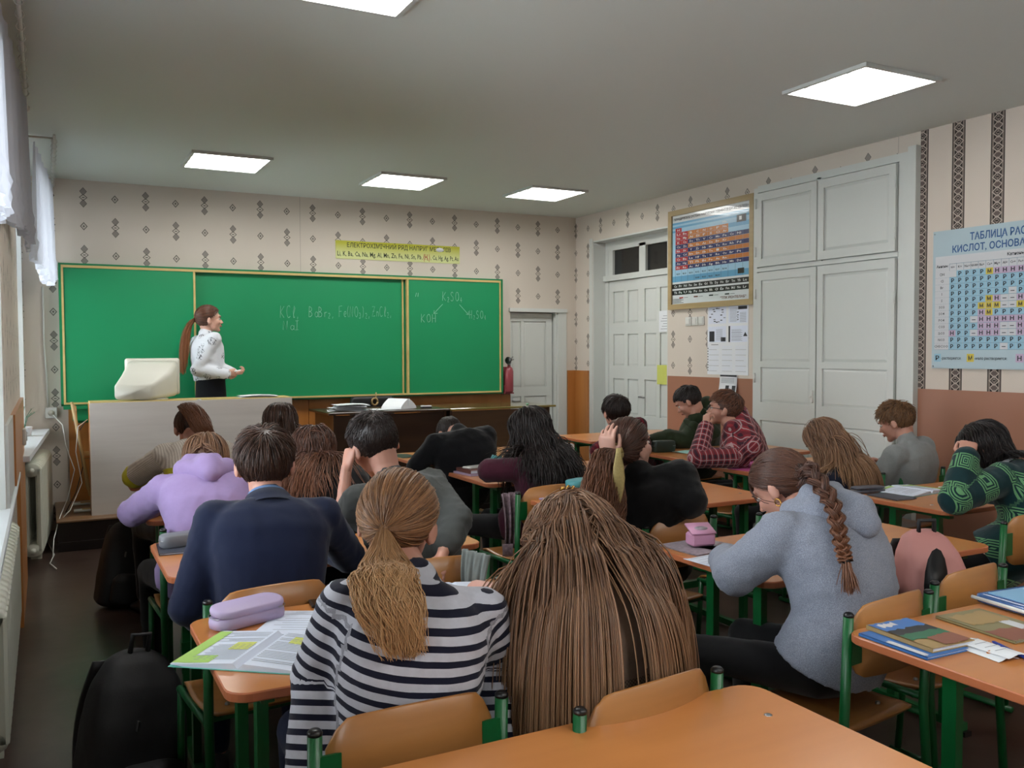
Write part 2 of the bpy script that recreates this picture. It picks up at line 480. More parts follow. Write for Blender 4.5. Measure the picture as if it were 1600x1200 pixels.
def panel_door(name, x0, x1, z0, z1, cols, rows, P, t=.04, parent=None, mat='white_paint'):
    """door leaf with raised and fielded panels; P maps (u, depth, z) to world"""
    o = parent
    b = MB()
    def bx(u0, u1, d0, d1, a, c):
        v = [P(u, d, z) for u in (u0, u1) for d in (d0, d1) for z in (a, c)]
        b.add(v, [(0,1,3,2), (4,6,7,5), (0,4,5,1), (2,3,7,6), (0,2,6,4), (1,5,7,3)])
    us = sorted([x0, x1] + [q for c in cols for q in c]); 
    # stiles
    ed = [x0] + [q for c in cols for q in c] + [x1]
    for i in range(0, len(ed), 2): bx(ed[i], ed[i+1], 0, t, z0, z1)
    zz = [z0] + [q for r in rows for q in r] + [z1]
    for i in range(0, len(zz), 2):
        for c in cols: bx(c[0], c[1], 0.0, t, zz[i], zz[i+1])
    leaf = b.build(name, mat, o)
    for c in cols:
        for r in rows:
            b = MB()
            u0, u1 = c; a, e = r; k = .022
            v = [P(u0, .016, a), P(u1, .016, a), P(u1, .016, e), P(u0, .016, e), P(u0+k, .008, a+k), P(u1-k, .008, a+k), P(u1-k, .008, e-k), P(u0+k, .008, e-k), P(u0, .03, a), P(u1, .03, a), P(u1, .03, e), P(u0, .03, e)]
            b.add(v, [(4,5,6,7), (0,1,5,4), (1,2,6,5), (2,3,7,6), (3,0,4,7), (8,11,10,9), (0,8,9,1), (1,9,10,2), (2,10,11,3), (3,11,8,0)])
            b.build('panel', mat, leaf if parent is None else parent)
    return leaf
d1 = thing('door_1', 'x', 'door', (4.8, 8.66, 0)); del d1['category']; del d1['label']; d1['kind'] = 'structure'
panel_door('leaf', 4.505, 5.062, .02, 1.95, [(4.545, 4.665), (4.70, 4.985)], [(.16, .52), (.62, 1.03), (1.13, 1.86)], lambda u, d, z: (u, 8.66+d, z), parent=d1)
b = MB(); b.tube([(4.55, 8.655, .98), (4.55, 8.60, .98), (4.62, 8.60, .98)], .008); b.build('door_handle', 'steel', d1)

d2 = thing('door_2', 'x', 'door', (5.5, 7.58, 0)); del d2['category']; del d2['label']; d2['kind'] = 'structure'
PR = lambda u, d, z: (5.505 + d, u, z)
rows = [(.12, .72), (.85, 1.23), (1.37, 1.71), (1.83, 2.17)]
panel_door('leaf', 7.585, 8.175, .01, 2.285, [(7.63, 7.82), (7.885, 8.09)], rows, PR, parent=d2)
panel_door('leaf', 6.99, 7.575, .01, 2.285, [(7.04, 7.24), (7.30, 7.50)], rows, lambda u, d, z: (5.49 + d, u, z), parent=d2)
b = MB(); b.box(5.50, 5.56, 8.18, 8.245, 0, 2.72); b.box(5.50, 5.56, 6.925, 6.985, 0, 2.72); b.box(5.50, 5.56, 6.985, 8.18, 2.62, 2.72); b.box(5.47, 5.56, 6.92, 8.245, 2.29, 2.35); b.box(5.50, 5.56, 7.50, 7.61, 2.3, 2.65); b.box(5.503, 5.56, 8.1, 8.18, 2.35, 2.62); b.box(5.505, 5.56, 6.93, 8.24, 2.70, 2.735)
b.build('door_frame', 'white_paint', d2)
M['dark_glass'] = plain('dark_transom_glass', '#14181a', .08, spec=.8)
for a, c in ((7.61, 8.1), (6.985, 7.50)):
    b = MB(); b.box(5.53, 5.535, a, c, 2.35, 2.62); b.build('pane', 'dark_glass', d2)
b = MB(); b.tube([(5.49, 7.53, 1.05), (5.44, 7.53, 1.05), (5.44, 7.44, 1.05)], .009); b.build('door_handle', 'steel', d2)
# notices on the double door
b = MB(); b.box(5.486, 5.489, 7.12, 7.28, 1.19, 1.385); o = tag(b.build('paper_notice', 'yellow_note'), 'pale yellow sheet taped to the white double door', 'notice')
recentre(o)
b = MB(); b.box(5.486, 5.489, 7.05, 7.25, 1.72, 1.93); 
for k in range(6): b.box(5.4845, 5.486, 7.07, 7.22 - .02*(k % 3), 1.745+k*.026, 1.75+k*.026, 1)
o = tag(b.build('paper_notice', ['paper', 'greyink']), 'small white printed sheet taped to the double door above the yellow one', 'notice'); recentre(o)

# ---- built-in cupboard
wd = thing('built_in_cupboard', 'tall white painted built-in cupboard with four panelled doors', 'cupboard', (XR, 4.95, 0))
b = MB(); b.box(XR-.035, XR, 4.20, 4.275, 0, 2.90); b.box(XR-.035, XR, 5.665, 5.71, 0, 2.885); b.box(XR-.035, XR, 4.275, 5.665, 2.845, 2.90); b.box(XR-.012, XR-.001, 4.2, 5.7, 0, 2.86); b.box(XR-.045, XR, 4.27, 5.67, 2.185, 2.215); b.box(XR-.035, XR, 4.975, 5.02, 2.2, 2.86)
b.build('frame', 'white_paint', wd)
PW = lambda u, d, z: (XR-.055 + d, u, z)
def cup_door(y0, y1, z0, z1, rows, nm='door'):
    o = panel_door(nm, y0, y1, z0, z1, [(y0+.055, y1-.055)], rows, PW, t=.03, parent=wd)
    return o
cup_door(4.285, 4.99, 2.225, 2.835, [(2.29, 2.77)])
cup_door(5.005, 5.655, 2.225, 2.835, [(2.29, 2.77)])
dr = cup_door(4.285, 4.99, .08, 2.175, [(.14, .95), (1.10, 1.39), (1.44, 2.11)])
cup_door(5.005, 5.655, .08, 2.175, [(.14, .95), (1.10, 1.39), (1.44, 2.11)])
b = MB(); b.box(XR-.068, XR-.054, 5.02, 5.04, 1.12, 1.22, 0, .003); b.tube([(XR-.07, 5.03, 1.17), (XR-.085, 5.03, 1.17)], .008); b.build('latch', 'white_plastic', wd)
for y, z in ((5.66, 2.75), (5.66, 2.35), (5.66, 2.0), (5.66, 1.3), (4.28, 2.7), (4.28, 2.35), (4.28, 1.9), (4.28, .9)):
    b = MB(); b.tube([(XR-.062, y, z-.04), (XR-.062, y, z+.04)], .008, 6); b.build('hinge', 'white_paint', wd)
b = MB(); b.box(XR-.05, XR, 4.128, 4.192, 0, 2.93); struct('trim_14', b, 'white_paint')

# ---- chalkboard
cb = thing('chalkboard', 'long green three-panel chalkboard with thin yellow wood trim', 'chalkboard', (2.23, 8.55, 1.09))
def board_panel(x0, x1, y, z0=1.105, z1=2.275):
    b = MB(); b.box(x0, x1, y, y+.02, z0, z1); return b.build('board_panel', 'board', cb)
board_panel(.155, 1.215, 8.505); p2 = board_panel(1.20, 3.30, 8.545); p3 = board_panel(3.275, 4.325, 8.505)
b = MB()
b.box(.115, 4.36, 8.50, 8.598, 2.283, 2.30); b.box(.115, .135, 8.50, 8.598, 1.08, 2.29); b.box(4.335, 4.36, 8.50, 8.598, 1.08, 2.29); b.box(.115, 4.36, 8.50, 8.598, 1.075, 1.092); b.box(.14, 4.34, 8.57, 8.598, 1.09, 2.28)
b.build('frame', 'board_frame', cb)
b = MB()
b.box(.135, .152, 8.498, 8.53, 1.092, 2.283); b.box(1.205, 1.222, 8.492, 8.506, 1.1, 2.28); b.box(3.262, 3.282, 8.492, 8.53, 1.1, 2.28); b.box(3.225, 3.24, 8.53, 8.548, 1.1, 2.28); b.box(4.318, 4.334, 8.498, 8.53, 1.092, 2.283)
b.box(.135, 4.334, 8.496, 8.53, 2.262, 2.283); b.box(.135, 4.334, 8.49, 8.53, 1.09, 1.106)
b.build('wood_trim', 'yellow_wood', cb)
b = MB(); b.box(.2, .52, 8.47, 8.54, .93, 1.072, 0, .02); b.box(.13, .56, 8.44, 8.52, 1.05, 1.075); b.build('chalk_tray', 'board_frame', cb)

# handwriting in chalk: little strokes on a unit em
def arcp(cx, cy, rx, ry, a0, a1, n=9): return [(cx+rx*math.cos(math.radians(a0+(a1-a0)*i/n)), cy+ry*math.sin(math.radians(a0+(a1-a0)*i/n))) for i in range(n+1)]
GL = {'K': [[(0, 0), (.05, 1)], [(.5, .95), (.05, .45), (.5, 0)]], 'C': [arcp(.3, .5, .28, .5, 50, 310)], 'l': [[(.1, 0), (.05, .5), (.2, 1), (.28, .8), (.1, .3), (.15, 0), (.25, .05)]],
 'B': [[(0, 0), (.05, 1)], arcp(.05, .75, .35, .25, 90, -90), arcp(.05, .26, .42, .26, 90, -90)], 'a': [arcp(.25, .25, .2, .25, 30, 330), [(.45, .5), (.44, .1), (.55, 0)]],
 'r': [[(.05, .5), (.05, 0)], arcp(.25, .28, .2, .2, 170, 60)], '2': [arcp(.2, .7, .2, .25, 160, -30) + [(0, 0), (.45, .02)]], '3': [arcp(.15, .72, .2, .22, 150, -80) + arcp(.15, .26, .25, .26, 80, -150)],
 'F': [[(0, 0), (.05, 1), (.5, 1.02)], [(.03, .5), (.4, .52)]], 'e': [[(.05, .25), (.4, .3)] + arcp(.23, .26, .18, .25, 20, 310)], '(': [arcp(.4, .5, .3, .6, 120, 240)], ')': [arcp(-.1, .5, .3, .6, 60, -60)],
 'N': [[(0, 0), (.05, 1), (.45, 0), (.5, 1)]], 'O': [arcp(.3, .5, .28, .48, 90, 450, 14)], 'Z': [[(0, .95), (.5, 1), (0, 0), (.52, .03)], [(.1, .5), (.4, .52)]], 'n': [[(0, .5), (.02, 0)], [(.02, .35), (.2, .5), (.32, .35), (.34, 0)]],
 'I': [[(.2, 0), (.22, 1)], [(.05, 1), (.4, 1.02)], [(.02, 0), (.4, .0)]], 'S': [arcp(.25, .75, .2, .22, 30, 220) + arcp(.22, .26, .22, .26, 80, -150)], '4': [[(.3, 0), (.3, 1), (0, .35), (.45, .37)]], 'H': [[(0, 0), (.03, 1)], [(.45, 0), (.47, 1)], [(.02, .5), (.46, .5)]],
 ',': [[(.1, .08), (.05, -.15)]], '-': [[(0, -.12), (.4, -.1)]]}
def chalk(mb, s, x, z, h, y, W=.2):
    k = MB(); x1 = _chalk(k, s, 0, z, h, y); m = max(p.x for p in k.v) - min(p.x for p in k.v)
    mb.add([(x + p.x*W/m, p.y, p.z) for p in k.v], k.f, 0, True)
def _chalk(mb, s, x, z, h, y, adv=1.0):
    for ch in s:
        sc = h
        low = ch in '234' 
        if low: sc = h*.55
        for st in GL.get(ch, []):
            jit = lambda: random.uniform(-.02, .02)*h
            mb.tube([(x+px*sc+jit(), y, z+(-.12*h if low else 0)+py*sc+jit()) for px, py in st], .0028, 4, 0, False)
        x += (.30 if ch in ',-(' else .36 if ch in 'larenI)' else .62 if not low else .62)*sc*adv + .02
    return x
b = MB()
chalk(b, 'KCl,', 1.995, 1.86, .115, 8.5435, .17); chalk(b, 'BaBr2,', 2.27, 1.87, .10, 8.5435, .24); chalk(b, 'Fe(NO3)2,', 2.57, 1.875, .105, 8.5435, .31); chalk(b, 'ZnCl2,', 2.91, 1.885, .10, 8.5435, .20)
chalk(b, 'NaI', 2.02, 1.745, .085, 8.5435, .15)
b.build('chalk_writing', 'chalk', p2)
b = MB()
chalk(b, 'K2SO4', 3.66, 2.055, .095, 8.5035, .22); chalk(b, 'KOH', 3.42, 1.83, .085, 8.5035, .16); chalk(b, 'H2SO4', 3.965, 1.875, .085, 8.5035, .19)
for q in ([(3.66, 8.5035, 2.02), (3.565, 8.5035, 1.925)], [(3.565, 8.5035, 1.955), (3.56, 8.5035, 1.92), (3.60, 8.5035, 1.925)], [(3.85, 8.5035, 2.02), (3.95, 8.5035, 1.92)], [(3.925, 8.5035, 1.92), (3.955, 8.5035, 1.915), (3.955, 8.5035, 1.95)], [(3.36, 8.5035, 2.09), (3.37, 8.5035, 2.13)], [(3.385, 8.5035, 2.09), (3.39, 8.5035, 2.13)]): b.tube(q, .0034, 4, 0, False)
b.build('chalk_writing', 'chalk', p3)

# ---- yellow sign above the board
sg = thing('banner_sign', 'long yellow paper sign with the metal voltage series above the chalkboard', 'sign', (3.228, 8.595, 2.45))
def sign_mat():
    m, nt, b_ = new_mat('yellow_fade'); p = coords(nt, 'Object')
    nt.links.new(mixc(nt, ((p[2] - .05)*9.0).mx(0.0).mn(1.0), rgb('#c9cf8e'), rgb('#b3b21d')), b_.inputs['Base Color']); b_.inputs['Roughness'].default_value = .5
    return m
M['sign_yellow'] = sign_mat(); M['sign_ink'] = plain('sign_dark_green_ink', '#29331c', .6); M['sign_red'] = plain('sign_red_ink', '#a03a24', .6)
b = MB(); b.box(2.558, 3.898, 8.594, 8.5985, 2.452, 2.632); b.build('sheet', 'sign_yellow', sg)
b = MB(); PS = lambda x, y: (x, 8.5935, y)
put_text(b, 'ЕЛЕКТРОХІМІЧНИЙ РЯД НАПРУГ МЕТАЛІВ', 3.235, 2.570, .062, PS, 0, 'c', 1.12, .012)
put_text(b, 'Li, K, Ba, Ca, Na, Mg, Al, Mn, Zn, Fe, Ni, Sn, Pb,', 2.575, 2.482, .066, PS, 0, 'l', .90, .015)
put_text(b, '(H )', 3.485, 2.480, .08, PS, 1, 'l', .075, .02); put_text(b, '2', 3.527, 2.474, .035, PS, 1, 'l', None, .01)
put_text(b, ', Cu, Hg, Ag, Pt, Au', 3.568, 2.482, .066, PS, 0, 'l', .315, .015)
b.build('lettering', ['sign_ink', 'sign_red'], sg)
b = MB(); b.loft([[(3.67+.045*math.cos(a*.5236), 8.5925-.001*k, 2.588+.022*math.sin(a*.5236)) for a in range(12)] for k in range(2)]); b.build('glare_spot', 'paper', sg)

# ---- periodic table in a wooden frame on the right wall
pt = thing('framed_periodic_table', 'framed colourful periodic table poster hanging beside the cupboard', 'poster', (XR, 6.29, 1.92))
y0, y1, z0, z1 = 5.715, 6.875, 1.92, 2.855     # y1 is the far (left) edge
M['frame_wood'] = wood('frame_pale_wood', '#97825a', '#b49c70', 1, 2, .45)
XP = XR - .035
b = MB(); b.box(XP, XR, y0, y1, z1-.05, z1); b.box(XP, XR, y0, y1, z0, z0+.05); b.box(XP, XR, y0, y0+.05, z0+.05, z1-.05); b.box(XP, XR, y1-.05, y1, z0+.05, z1-.05)
b.build('frame', 'frame_wood', pt)
b = MB(); b.box(XR-.018, XR-.001, y0+.045, y1-.045, z0+.045, z1-.045); b.build('backing', plain('poster_white', '#cfd4d6', .3, var=.02, coat=.5), pt)
W_ = (y1-y0-.10); H_ = (z1-z0-.10)
PP = lambda x, y: (XR-.0195, y1-.05 - x*W_, z1-.05 - (1-y)*H_)      # unit square, x from left
PB = lambda x, y: (XR-.0185, y1-.05 - x*W_, z1-.05 - (1-y)*H_); PC = lambda x, y: (XR-.0190, y1-.05 - x*W_, z1-.05 - (1-y)*H_)
PP2 = lambda x, y: (XR-.0205, y1-.05 - x*W_, z1-.05 - (1-y)*H_)
for k, v in dict(pt_blue='#5f9fc6', pt_lblue='#9cc6de', pt_red='#a82226', pt_orange='#c0742c', pt_navy='#141b5c', pt_black='#131418', pt_ink='#1c1c22', pt_wh='#d8dadc', pt_brown='#6b3a2a').items(): M[k] = plain(k, v, .3, var=.03, coat=.4)
b = MB()
def cell(x0, x1, ya, yb, m, P=PP): b.add([P(x0, ya), P(x1, ya), P(x1, yb), P(x0, yb)], [(0,1,2,3)], m)
# blue ground bands
for k in range(5): cell(.0, 1.0, .92-.022*(k+1), .92-.022*k, 1 if k % 2 else 0, PB)
cell(.0, 1.0, .25, .81, 1, PB)
cell(0, 1, .25, .315, 0, PC)
N0 = .855; RH = (.855-.385)/10
cx = [.045 + .0865*i for i in range(12)]
cw = .955/11
colr = []
for r in range(10):
    a = N0 - (r+1)*RH; c = N0 - r*RH
    for i in range(11):
        x0_ = .045 + cw*i
        if r == 0: m = 2 if i == 0 else (3 if 2 <= i <= 7 and False else 1)
        elif r in (1, 2): m = 2 if i < 2 else (3 if i < 8 else 1)
        elif r in (3, 5, 7, 9) : m = (2 if i < 2 else 4)
        else: m = (4 if i < 2 else 3)
        if r in (1,) : m = 2 if i < 2 else (3 if i < 8 else 0)
        cell(x0_, x0_+cw*.985, a+.001, c-.001, m)
b.build('colour_cells', ['pt_blue', 'pt_lblue', 'pt_red', 'pt_orange', 'pt_navy'], pt)
b = MB()
els = 'H . . . . . . He . . .;Li Be B C N O F Ne . . .;Na Mg Al Si P S Cl Ar . . .;K Ca Sc Ti V Cr Mn Fe Co Ni .;Cu Zn Ga Ge As Se Br Kr . . .;Rb Sr Y Zr Nb Mo Tc Ru Rh Pd .;Ag Cd In Sn Sb Te I Xe . . .;Cs Ba La Hf Ta W Re Os Ir Pt .;Au Hg Tl Pb Bi Po At Rn . . .;Fr Ra Ac Rf Db Sg Bh Hs Mt Ds .'.split(';')
for r, row in enumerate(els):
    for i, e in enumerate(row.split()):
        if e != '.': put_text(b, e, .045+cw*(i+.5), N0-(r+.75)*RH, .032, PP2, 0, 'c', min(.034*len(e), .05), .02)
for i, e in enumerate('R2O RO R2O3 RO2 R2O5 RO3 R2O7 RO4'.split()): put_text(b, e, .045+cw*(i+.5), .33, .026, PP2, 1, 'c', .05, .02)
for i, e in enumerate('RH4 RH3 RH2 RH'.split()): put_text(b, e, .045+cw*(i+3.5), .268, .026, PP2, 1, 'c', .05, .02)
for r, row in enumerate(['Ce Pr Nd Pm Sm Eu Gd Tb Dy Ho Er Tm Yb Lu', 'Th Pa U Np Pu Am Cm Bk Cf Es Fm Md No Lr']):
    yb = .175 - r*.072
    cell(0.0, 1.0, yb, yb+.052, 3)
    for i, e in enumerate(row.split()): put_text(b, e, .05+.0685*i, yb+.014, .036, lambda x, y: (XR-.0215, y1-.05 - x*W_, z1-.05 - (1-y)*H_), 0, 'c', .042, .02)
for x in range(12): cell(.045+cw*x-.001, .045+cw*x+.001, .25, .385, 1, PP2)
put_text(b, 'ПЕРИОДИЧЕСКАЯ СИСТЕМА ХИМИЧЕСКИХ ЭЛЕМЕНТОВ Д.И. МЕНДЕЛЕЕВА', .5, .945, .034, PP2, 1, 'c', .96, .03)
for x, m in ((.10, 4), (.30, 5), (.50, 3), (.70, 3)): cell(x, x+.055, .062, .076, m); cell(x+.065, x+.12, .066, .070, 1)
cell(.84, .95, .80, .875, 3, PP2); cell(.855, .93, .27, .325, 3, PP2); cell(.87, .90, .82, .86, 0, lambda x, y: (XR-.0215, y1-.05 - x*W_, z1-.05 - (1-y)*H_))
put_text(b, '"ТПК РЕНТЕЛАБ"', .80, .02, .036, PP2, 5, 'c', .31, .02)
for k in range(4): cell(.01, .16-.03*(k % 2), .012+.014*k, .017+.014*k, 1, PP2)
b.build('print', ['pt_wh', 'pt_ink', 'pt_lblue', 'pt_black', 'pt_red', 'pt_brown'], pt)

# ---- solubility chart on the right wall
so = thing('solubility_chart', 'large pale blue solubility table board on the striped wallpaper', 'poster', (XR, 3.25, 1.40))
y1, z1, z0 = 4.012, 2.325, 1.407; W_, H_ = 1.35, z1-z0
PP = lambda x, y: (XR-.0145, y1 - x, z0 + y); PP2 = lambda x, y: (XR-.0155, y1 - x, z0 + y); PP3 = lambda x, y: (XR-.0165, y1-x, z0+y)
for k, v in dict(so_bg='#a9bcc4', so_blue='#8fb8cc', so_wh='#c5c6c9', so_yel='#cdb83a', so_pink='#b9a1bb', so_tx='#1d4f86', so_bk='#1c1f26', so_line='#5b7f92').items(): M[k] = plain(k, v, .35, var=.03)
b = MB(); b.box(XR-.014, XR, y1-W_, y1, z0, z1); b.build('board', 'so_bg', so)
b = MB()
gx0, gy0, cw, rh = .125, .125, .0515, .0435
rowsS = ['ОН|  PPPPMHHHHHHH', 'Cl|PPPPPPPPPPPPP', 'Br|PPPPPPPPPPPPP', 'I|PPPPPPPP-P-PP', 'S|PPPPPMH--H-HH', 'SO3|PPPPMMM--M-PP', 'SO4|PPPPHMPPPPPPP', 'PO4|PPP-HHHHHHHHH', 'CO3|PPPPHHH--H-HH', 'SiO3|HPP-HHH--H-HH', 'NO3|PPPPPPPPPPPPP', 'CH3COO|PPPPPPP-PP-PP']
NR = len(rowsS); top = gy0 + rh*NR
b.add([PP(.02, gy0), PP(gx0, gy0), PP(gx0, top+.10), PP(.02, top+.10)], [(0,1,2,3)], 1)
b.add([PP(gx0, top), PP(W_-.03, top), PP(W_-.03, top+.10), PP(gx0, top+.10)], [(0,1,2,3)], 1)
for r, rw in enumerate(rowsS):
    nm, cs = rw.split('|'); ya = top - (r+1)*rh
    cs = cs.replace('  ', ' ', 1)
    for i, ch in enumerate(cs + 'PPPPPPPPPP'[:23-len(cs)-1]):
        x = gx0 + cw*i
        if x + cw > W_-.02: break
        m = {'P': 0, 'M': 2, 'H': 3}.get(ch, 1)
        b.add([PP2(x+.0015, ya+.0015), PP2(x+cw-.0015, ya+.0015), PP2(x+cw-.0015, ya+rh-.0015), PP2(x+.0015, ya+rh-.0015)], [(0,1,2,3)], m)
        if ch != ' ': put_text(b, {'P': 'Р', 'M': 'М', 'H': 'Н', '-': '–'}[ch], x+cw/2, ya+.010, .034, PP3, 4, 'c', .022 if ch == 'P' else .026, .035)
    put_text(b, nm, .072, ya+.014, .024, PP3, 4, 'c', None, .01)
    b.add([PP(.02, ya-.001), PP(W_-.03, ya-.001), PP(W_-.03, ya+.001), PP(.02, ya+.001)], [(0,1,2,3)], 5)
for i, e in enumerate('H K Na NH4 Ba Ca Mg Al Cr Fe Fe Mn Zn Cu Ag Hg Pb Sn'.split()):
    put_text(b, e+'+', gx0+cw*(i+.5), top+.016, .022, PP3, 4, 'c', None, .01); x = gx0+cw*i
    b.add([PP2(x-.001, top), PP2(x+.001, top), PP2(x+.001, top+.045), PP2(x-.001, top+.045)], [(0,1,2,3)], 5)
b.add([PP2(gx0, top+.045), PP2(W_-.03, top+.045), PP2(W_-.03, top+.047), PP2(gx0, top+.047)], [(0,1,2,3)], 5)
put_text(b, 'Анионы', .072, top+.025, .026, PP3, 4, 'c', .085, .02); put_text(b, 'Катионы', .58, top+.064, .028, PP3, 4, 'c', .11, .02)
put_text(b, 'ТАБЛИЦА РАСТВОРИМОСТИ', .27, .835, .066, PP2, 6, 'l', .75, .02)
put_text(b, 'КИСЛОТ, ОСНОВАНИЙ И СОЛЕЙ В ВОДЕ', .145, .765, .062, PP2, 6, 'l', 1.10, .02)
for x, m, ch, t in ((.02, 0, 'Р', '-растворяется;'), (.26, 2, 'М', '-мало растворяется;'), (.59, 3, 'Н', '-не растворяется')):
    b.add([PP2(x, .045), PP2(x+.05, .045), PP2(x+.05, .098), PP2(x, .098)], [(0,1,2,3)], m); put_text(b, ch, x+.025, .056, .04, PP3, 4, 'c', .028, .03); put_text(b, t, x+.055, .06, .026, PP3, 4, 'l', .145 if m == 0 else .22, .008)
b.build('print', ['so_blue', 'so_wh', 'so_yel', 'so_pink', 'so_bk', 'so_line', 'so_tx'], so)
for yy, zz in ((.012, .90), (.012, .015)):
    b = MB(); b.loft([[(XR-.0145-.003*k, y1-yy+.005*math.cos(a), z0+zz+.005*math.sin(a)) for a in [i*math.pi/3 for i in range(6)]] for k in range(2)]); b.build('screw', 'steel', so)

# ---- printed sheets beside the cupboard
lf = thing('safety_leaflet', 'large white safety leaflet sheet of small print below the framed poster', 'notice', (XR, 6.06, 1.32))
b = MB(); b.box(XR-.004, XR, 5.80, 6.33, 1.315, 1.93); b.build('sheet', 'paper', lf)
b = MB(); Q = lambda x, y: (XR-.0045, 6.33 - x*.53, 1.315 + y*.615); Q2 = lambda x, y: (XR-.005, 6.33 - x*.53, 1.315 + y*.615)
def rc(x0, x1, ya, yb, m, P=Q): b.add([P(x0, ya), P(x1, ya), P(x1, yb), P(x0, yb)], [(0,1,2,3)], m)
rc(.03, .47, .74, .98, 1); rc(.53, .98, .74, .98, 1); rc(.03, .47, .47, .70, 1); rc(.53, .98, .47, .70, 1)
for k in range(26):
    a = k*.42; rc(.25+.19*math.cos(a)*(.5+.5*(k % 3)/2)-.02, .25+.19*math.cos(a)*(.5+.5*(k % 3)/2)+.03, .86+.10*math.sin(a)-.005, .86+.10*math.sin(a)+.008, 2 if k % 2 else 0, Q2)
for k in range(12):
    rc(.56, .72+.03*(k % 3), .76+k*.017, .765+k*.017, 0, Q2)
    rc(.80, .95, .75+k*.012, .754+k*.012, 0, Q2)
    rc(.22, .38, .50+k*.014, .504+k*.014, 0, Q2); rc(.60, .86-.03*(k % 2), .49+k*.014, .494+k*.014, 2 if k % 4 == 0 else 0, Q2)
rc(.76, .97, .93, .975, 2, Q2); rc(.05, .18, .48, .63, 2, Q2); rc(.34, .46, .48, .54, 2, Q2); rc(.53, .57, .47, .70, 2, Q2)
for k in range(4): rc(.74, .77, .78+.035*k, .79+.035*k, 2, Q2)
b.add([Q2(.88, .55), Q2(.98, .55), Q2(.93, .61)], [(0,1,2)], 2)
for c_ in range(3):
    for k in range(24):
        rc(.04+.33*c_, .29+.33*c_-.05*((k*7+c_) % 4 == 0), .05+k*.0155, .054+k*.0155, 1 if k % 5 else 0, Q2)
for k in range(9): rc(-.0+.005, .025, .05+.04*k, .07+.04*k, 2, Q2)
rc(.10, .28, .43, .437, 2, Q2)
b.build('print', ['greyink', 'page', 'ink'], lf)
lf2 = thing('curled_leaflet', 'small white leaflet curling off the brown wall below the safety sheet', 'notice', (XR, 6.04, 1.05))
b = MB(); rows_ = []
for k in range(9):
    z = 1.318 - k*.032; c_ = .004 + .05*(k/8)**2
    rows_.append([(XR-c_-.002, 6.155, z), (XR-c_*1.4-.002, 5.93 - .03*(k/8)**2, z), (XR-c_*1.4-.004, 5.93 - .03*(k/8)**2, z), (XR-c_-.004, 6.155, z)])
b.loft(rows_); b.build('sheet', 'paper', lf2)
b = MB()
def q4(u, k): 
    c_ = .004 + .05*(k/8)**2; yy = 6.155 + (5.93-.03*(k/8)**2-6.155)*u
    return (XR-c_*(1+.4*u)-.0055, yy, 1.318-k*.032)
b.add([q4(.02, .1), q4(.98, .1), q4(.98, .6), q4(.02, .6)], [(0,1,2,3)], 0)
for k in range(5): b.add([q4(.1, 1+.3*k), q4(.85, 1+.3*k), q4(.85, 1.12+.3*k), q4(.1, 1.12+.3*k)], [(0,1,2,3)], 1)
for u0 in (.38, .75): b.add([q4(u0, 3), q4(u0+.2, 3), q4(u0+.2, 4.7), q4(u0, 4.7)], [(0,1,2,3)], 0)
for k in range(5): b.add([q4(.1, 5.4+.4*k), q4(.75, 5.4+.4*k), q4(.75, 5.55+.4*k), q4(.1, 5.55+.4*k)], [(0,1,2,3)], 1)
b.build('print', ['ink', 'greyink'], lf2)
# three light switches
for i, (n, l) in enumerate((('light_switch', 'leftmost white light switch beside the double door'), ('light_switch', 'middle white light switch of the three beside the double door'), ('light_switch', 'rightmost white light switch, next to the safety leaflet'))):
    y = 6.60 - i*.093
    o = thing(n, l, 'switch', (XR, y, 1.80), 'light switches beside the double door')
    b = MB(); b.box(XR-.012, XR, y-.04, y+.04, 1.762, 1.842, 0, .003); b.build('plate', 'white_plastic', o)
    b = MB(); b.box(XR-.018, XR-.012, y-.025, y+.025, 1.775, 1.829, 0, .002); b.build('rocker', 'white_plastic', o)

# ---- ceiling lamps
def lamp_mat(k=1.0):
    m, nt, b_ = new_mat('lit_diffuser'); b_.inputs['Base Color'].default_value = (.8, .8, .8, 1)
    b_.inputs['Emission Color'].default_value = (1.0, .99, .95, 1); b_.inputs['Emission Strength'].default_value = LAMP_STRENGTH*k
    return m
M['lamp'] = lamp_mat(1.2); M['lamp_dim'] = lamp_mat(.55); M['lamp_frame'] = plain('lamp_frame_white', '#c9cdca', .4)
def ceiling_lamp(x, y, label, mt='lamp'):
    o = thing('ceiling_light', label, 'ceiling light', (x, y, ZC-.02), 'square ceiling light panels')
    h = .298; z = ZC
    b = MB(); b.box(x-h, x+h, y-h, y-h+.022, z-.02, z); b.box(x-h, x+h, y+h-.022, y+h, z-.02, z); b.box(x-h, x-h+.022, y-h+.022, y+h-.022, z-.02, z); b.box(x+h-.022, x+h, y-h+.022, y+h-.022, z-.02, z)
    b.build('frame', 'lamp_frame', o)
    b = MB(); b.box(x-h+.02, x+h-.02, y-h+.02, y+h-.02, z-.008, z-.001); b.build('diffuser', mt, o)
    b = MB()
    for k in range(1, 4): yy = y-h + .149*k; b.box(x-h+.02, x+h-.02, yy-.004, yy+.004, z-.018, z-.008)
    b.build('louvre', 'lamp_frame', o)
ceiling_lamp(1.29, 7.25, 'square ceiling light panel nearest the left wall, in the front row')
ceiling_lamp(2.80, 7.38, 'middle square ceiling light panel of the front row')
ceiling_lamp(4.22, 7.35, 'square ceiling light panel at the right end of the front row')
ceiling_lamp(4.10, 3.57, 'large near square ceiling light panel above the right-hand desks', 'lamp_dim')
ceiling_lamp(1.12, 3.47, 'square ceiling light panel cut by the top edge of the photo')
for k, n in enumerate(('left', 'middle', 'right')): ceiling_lamp(1.2+1.45*k, -.5, 'square ceiling light panel in the rear row behind the viewer, %s' % n)

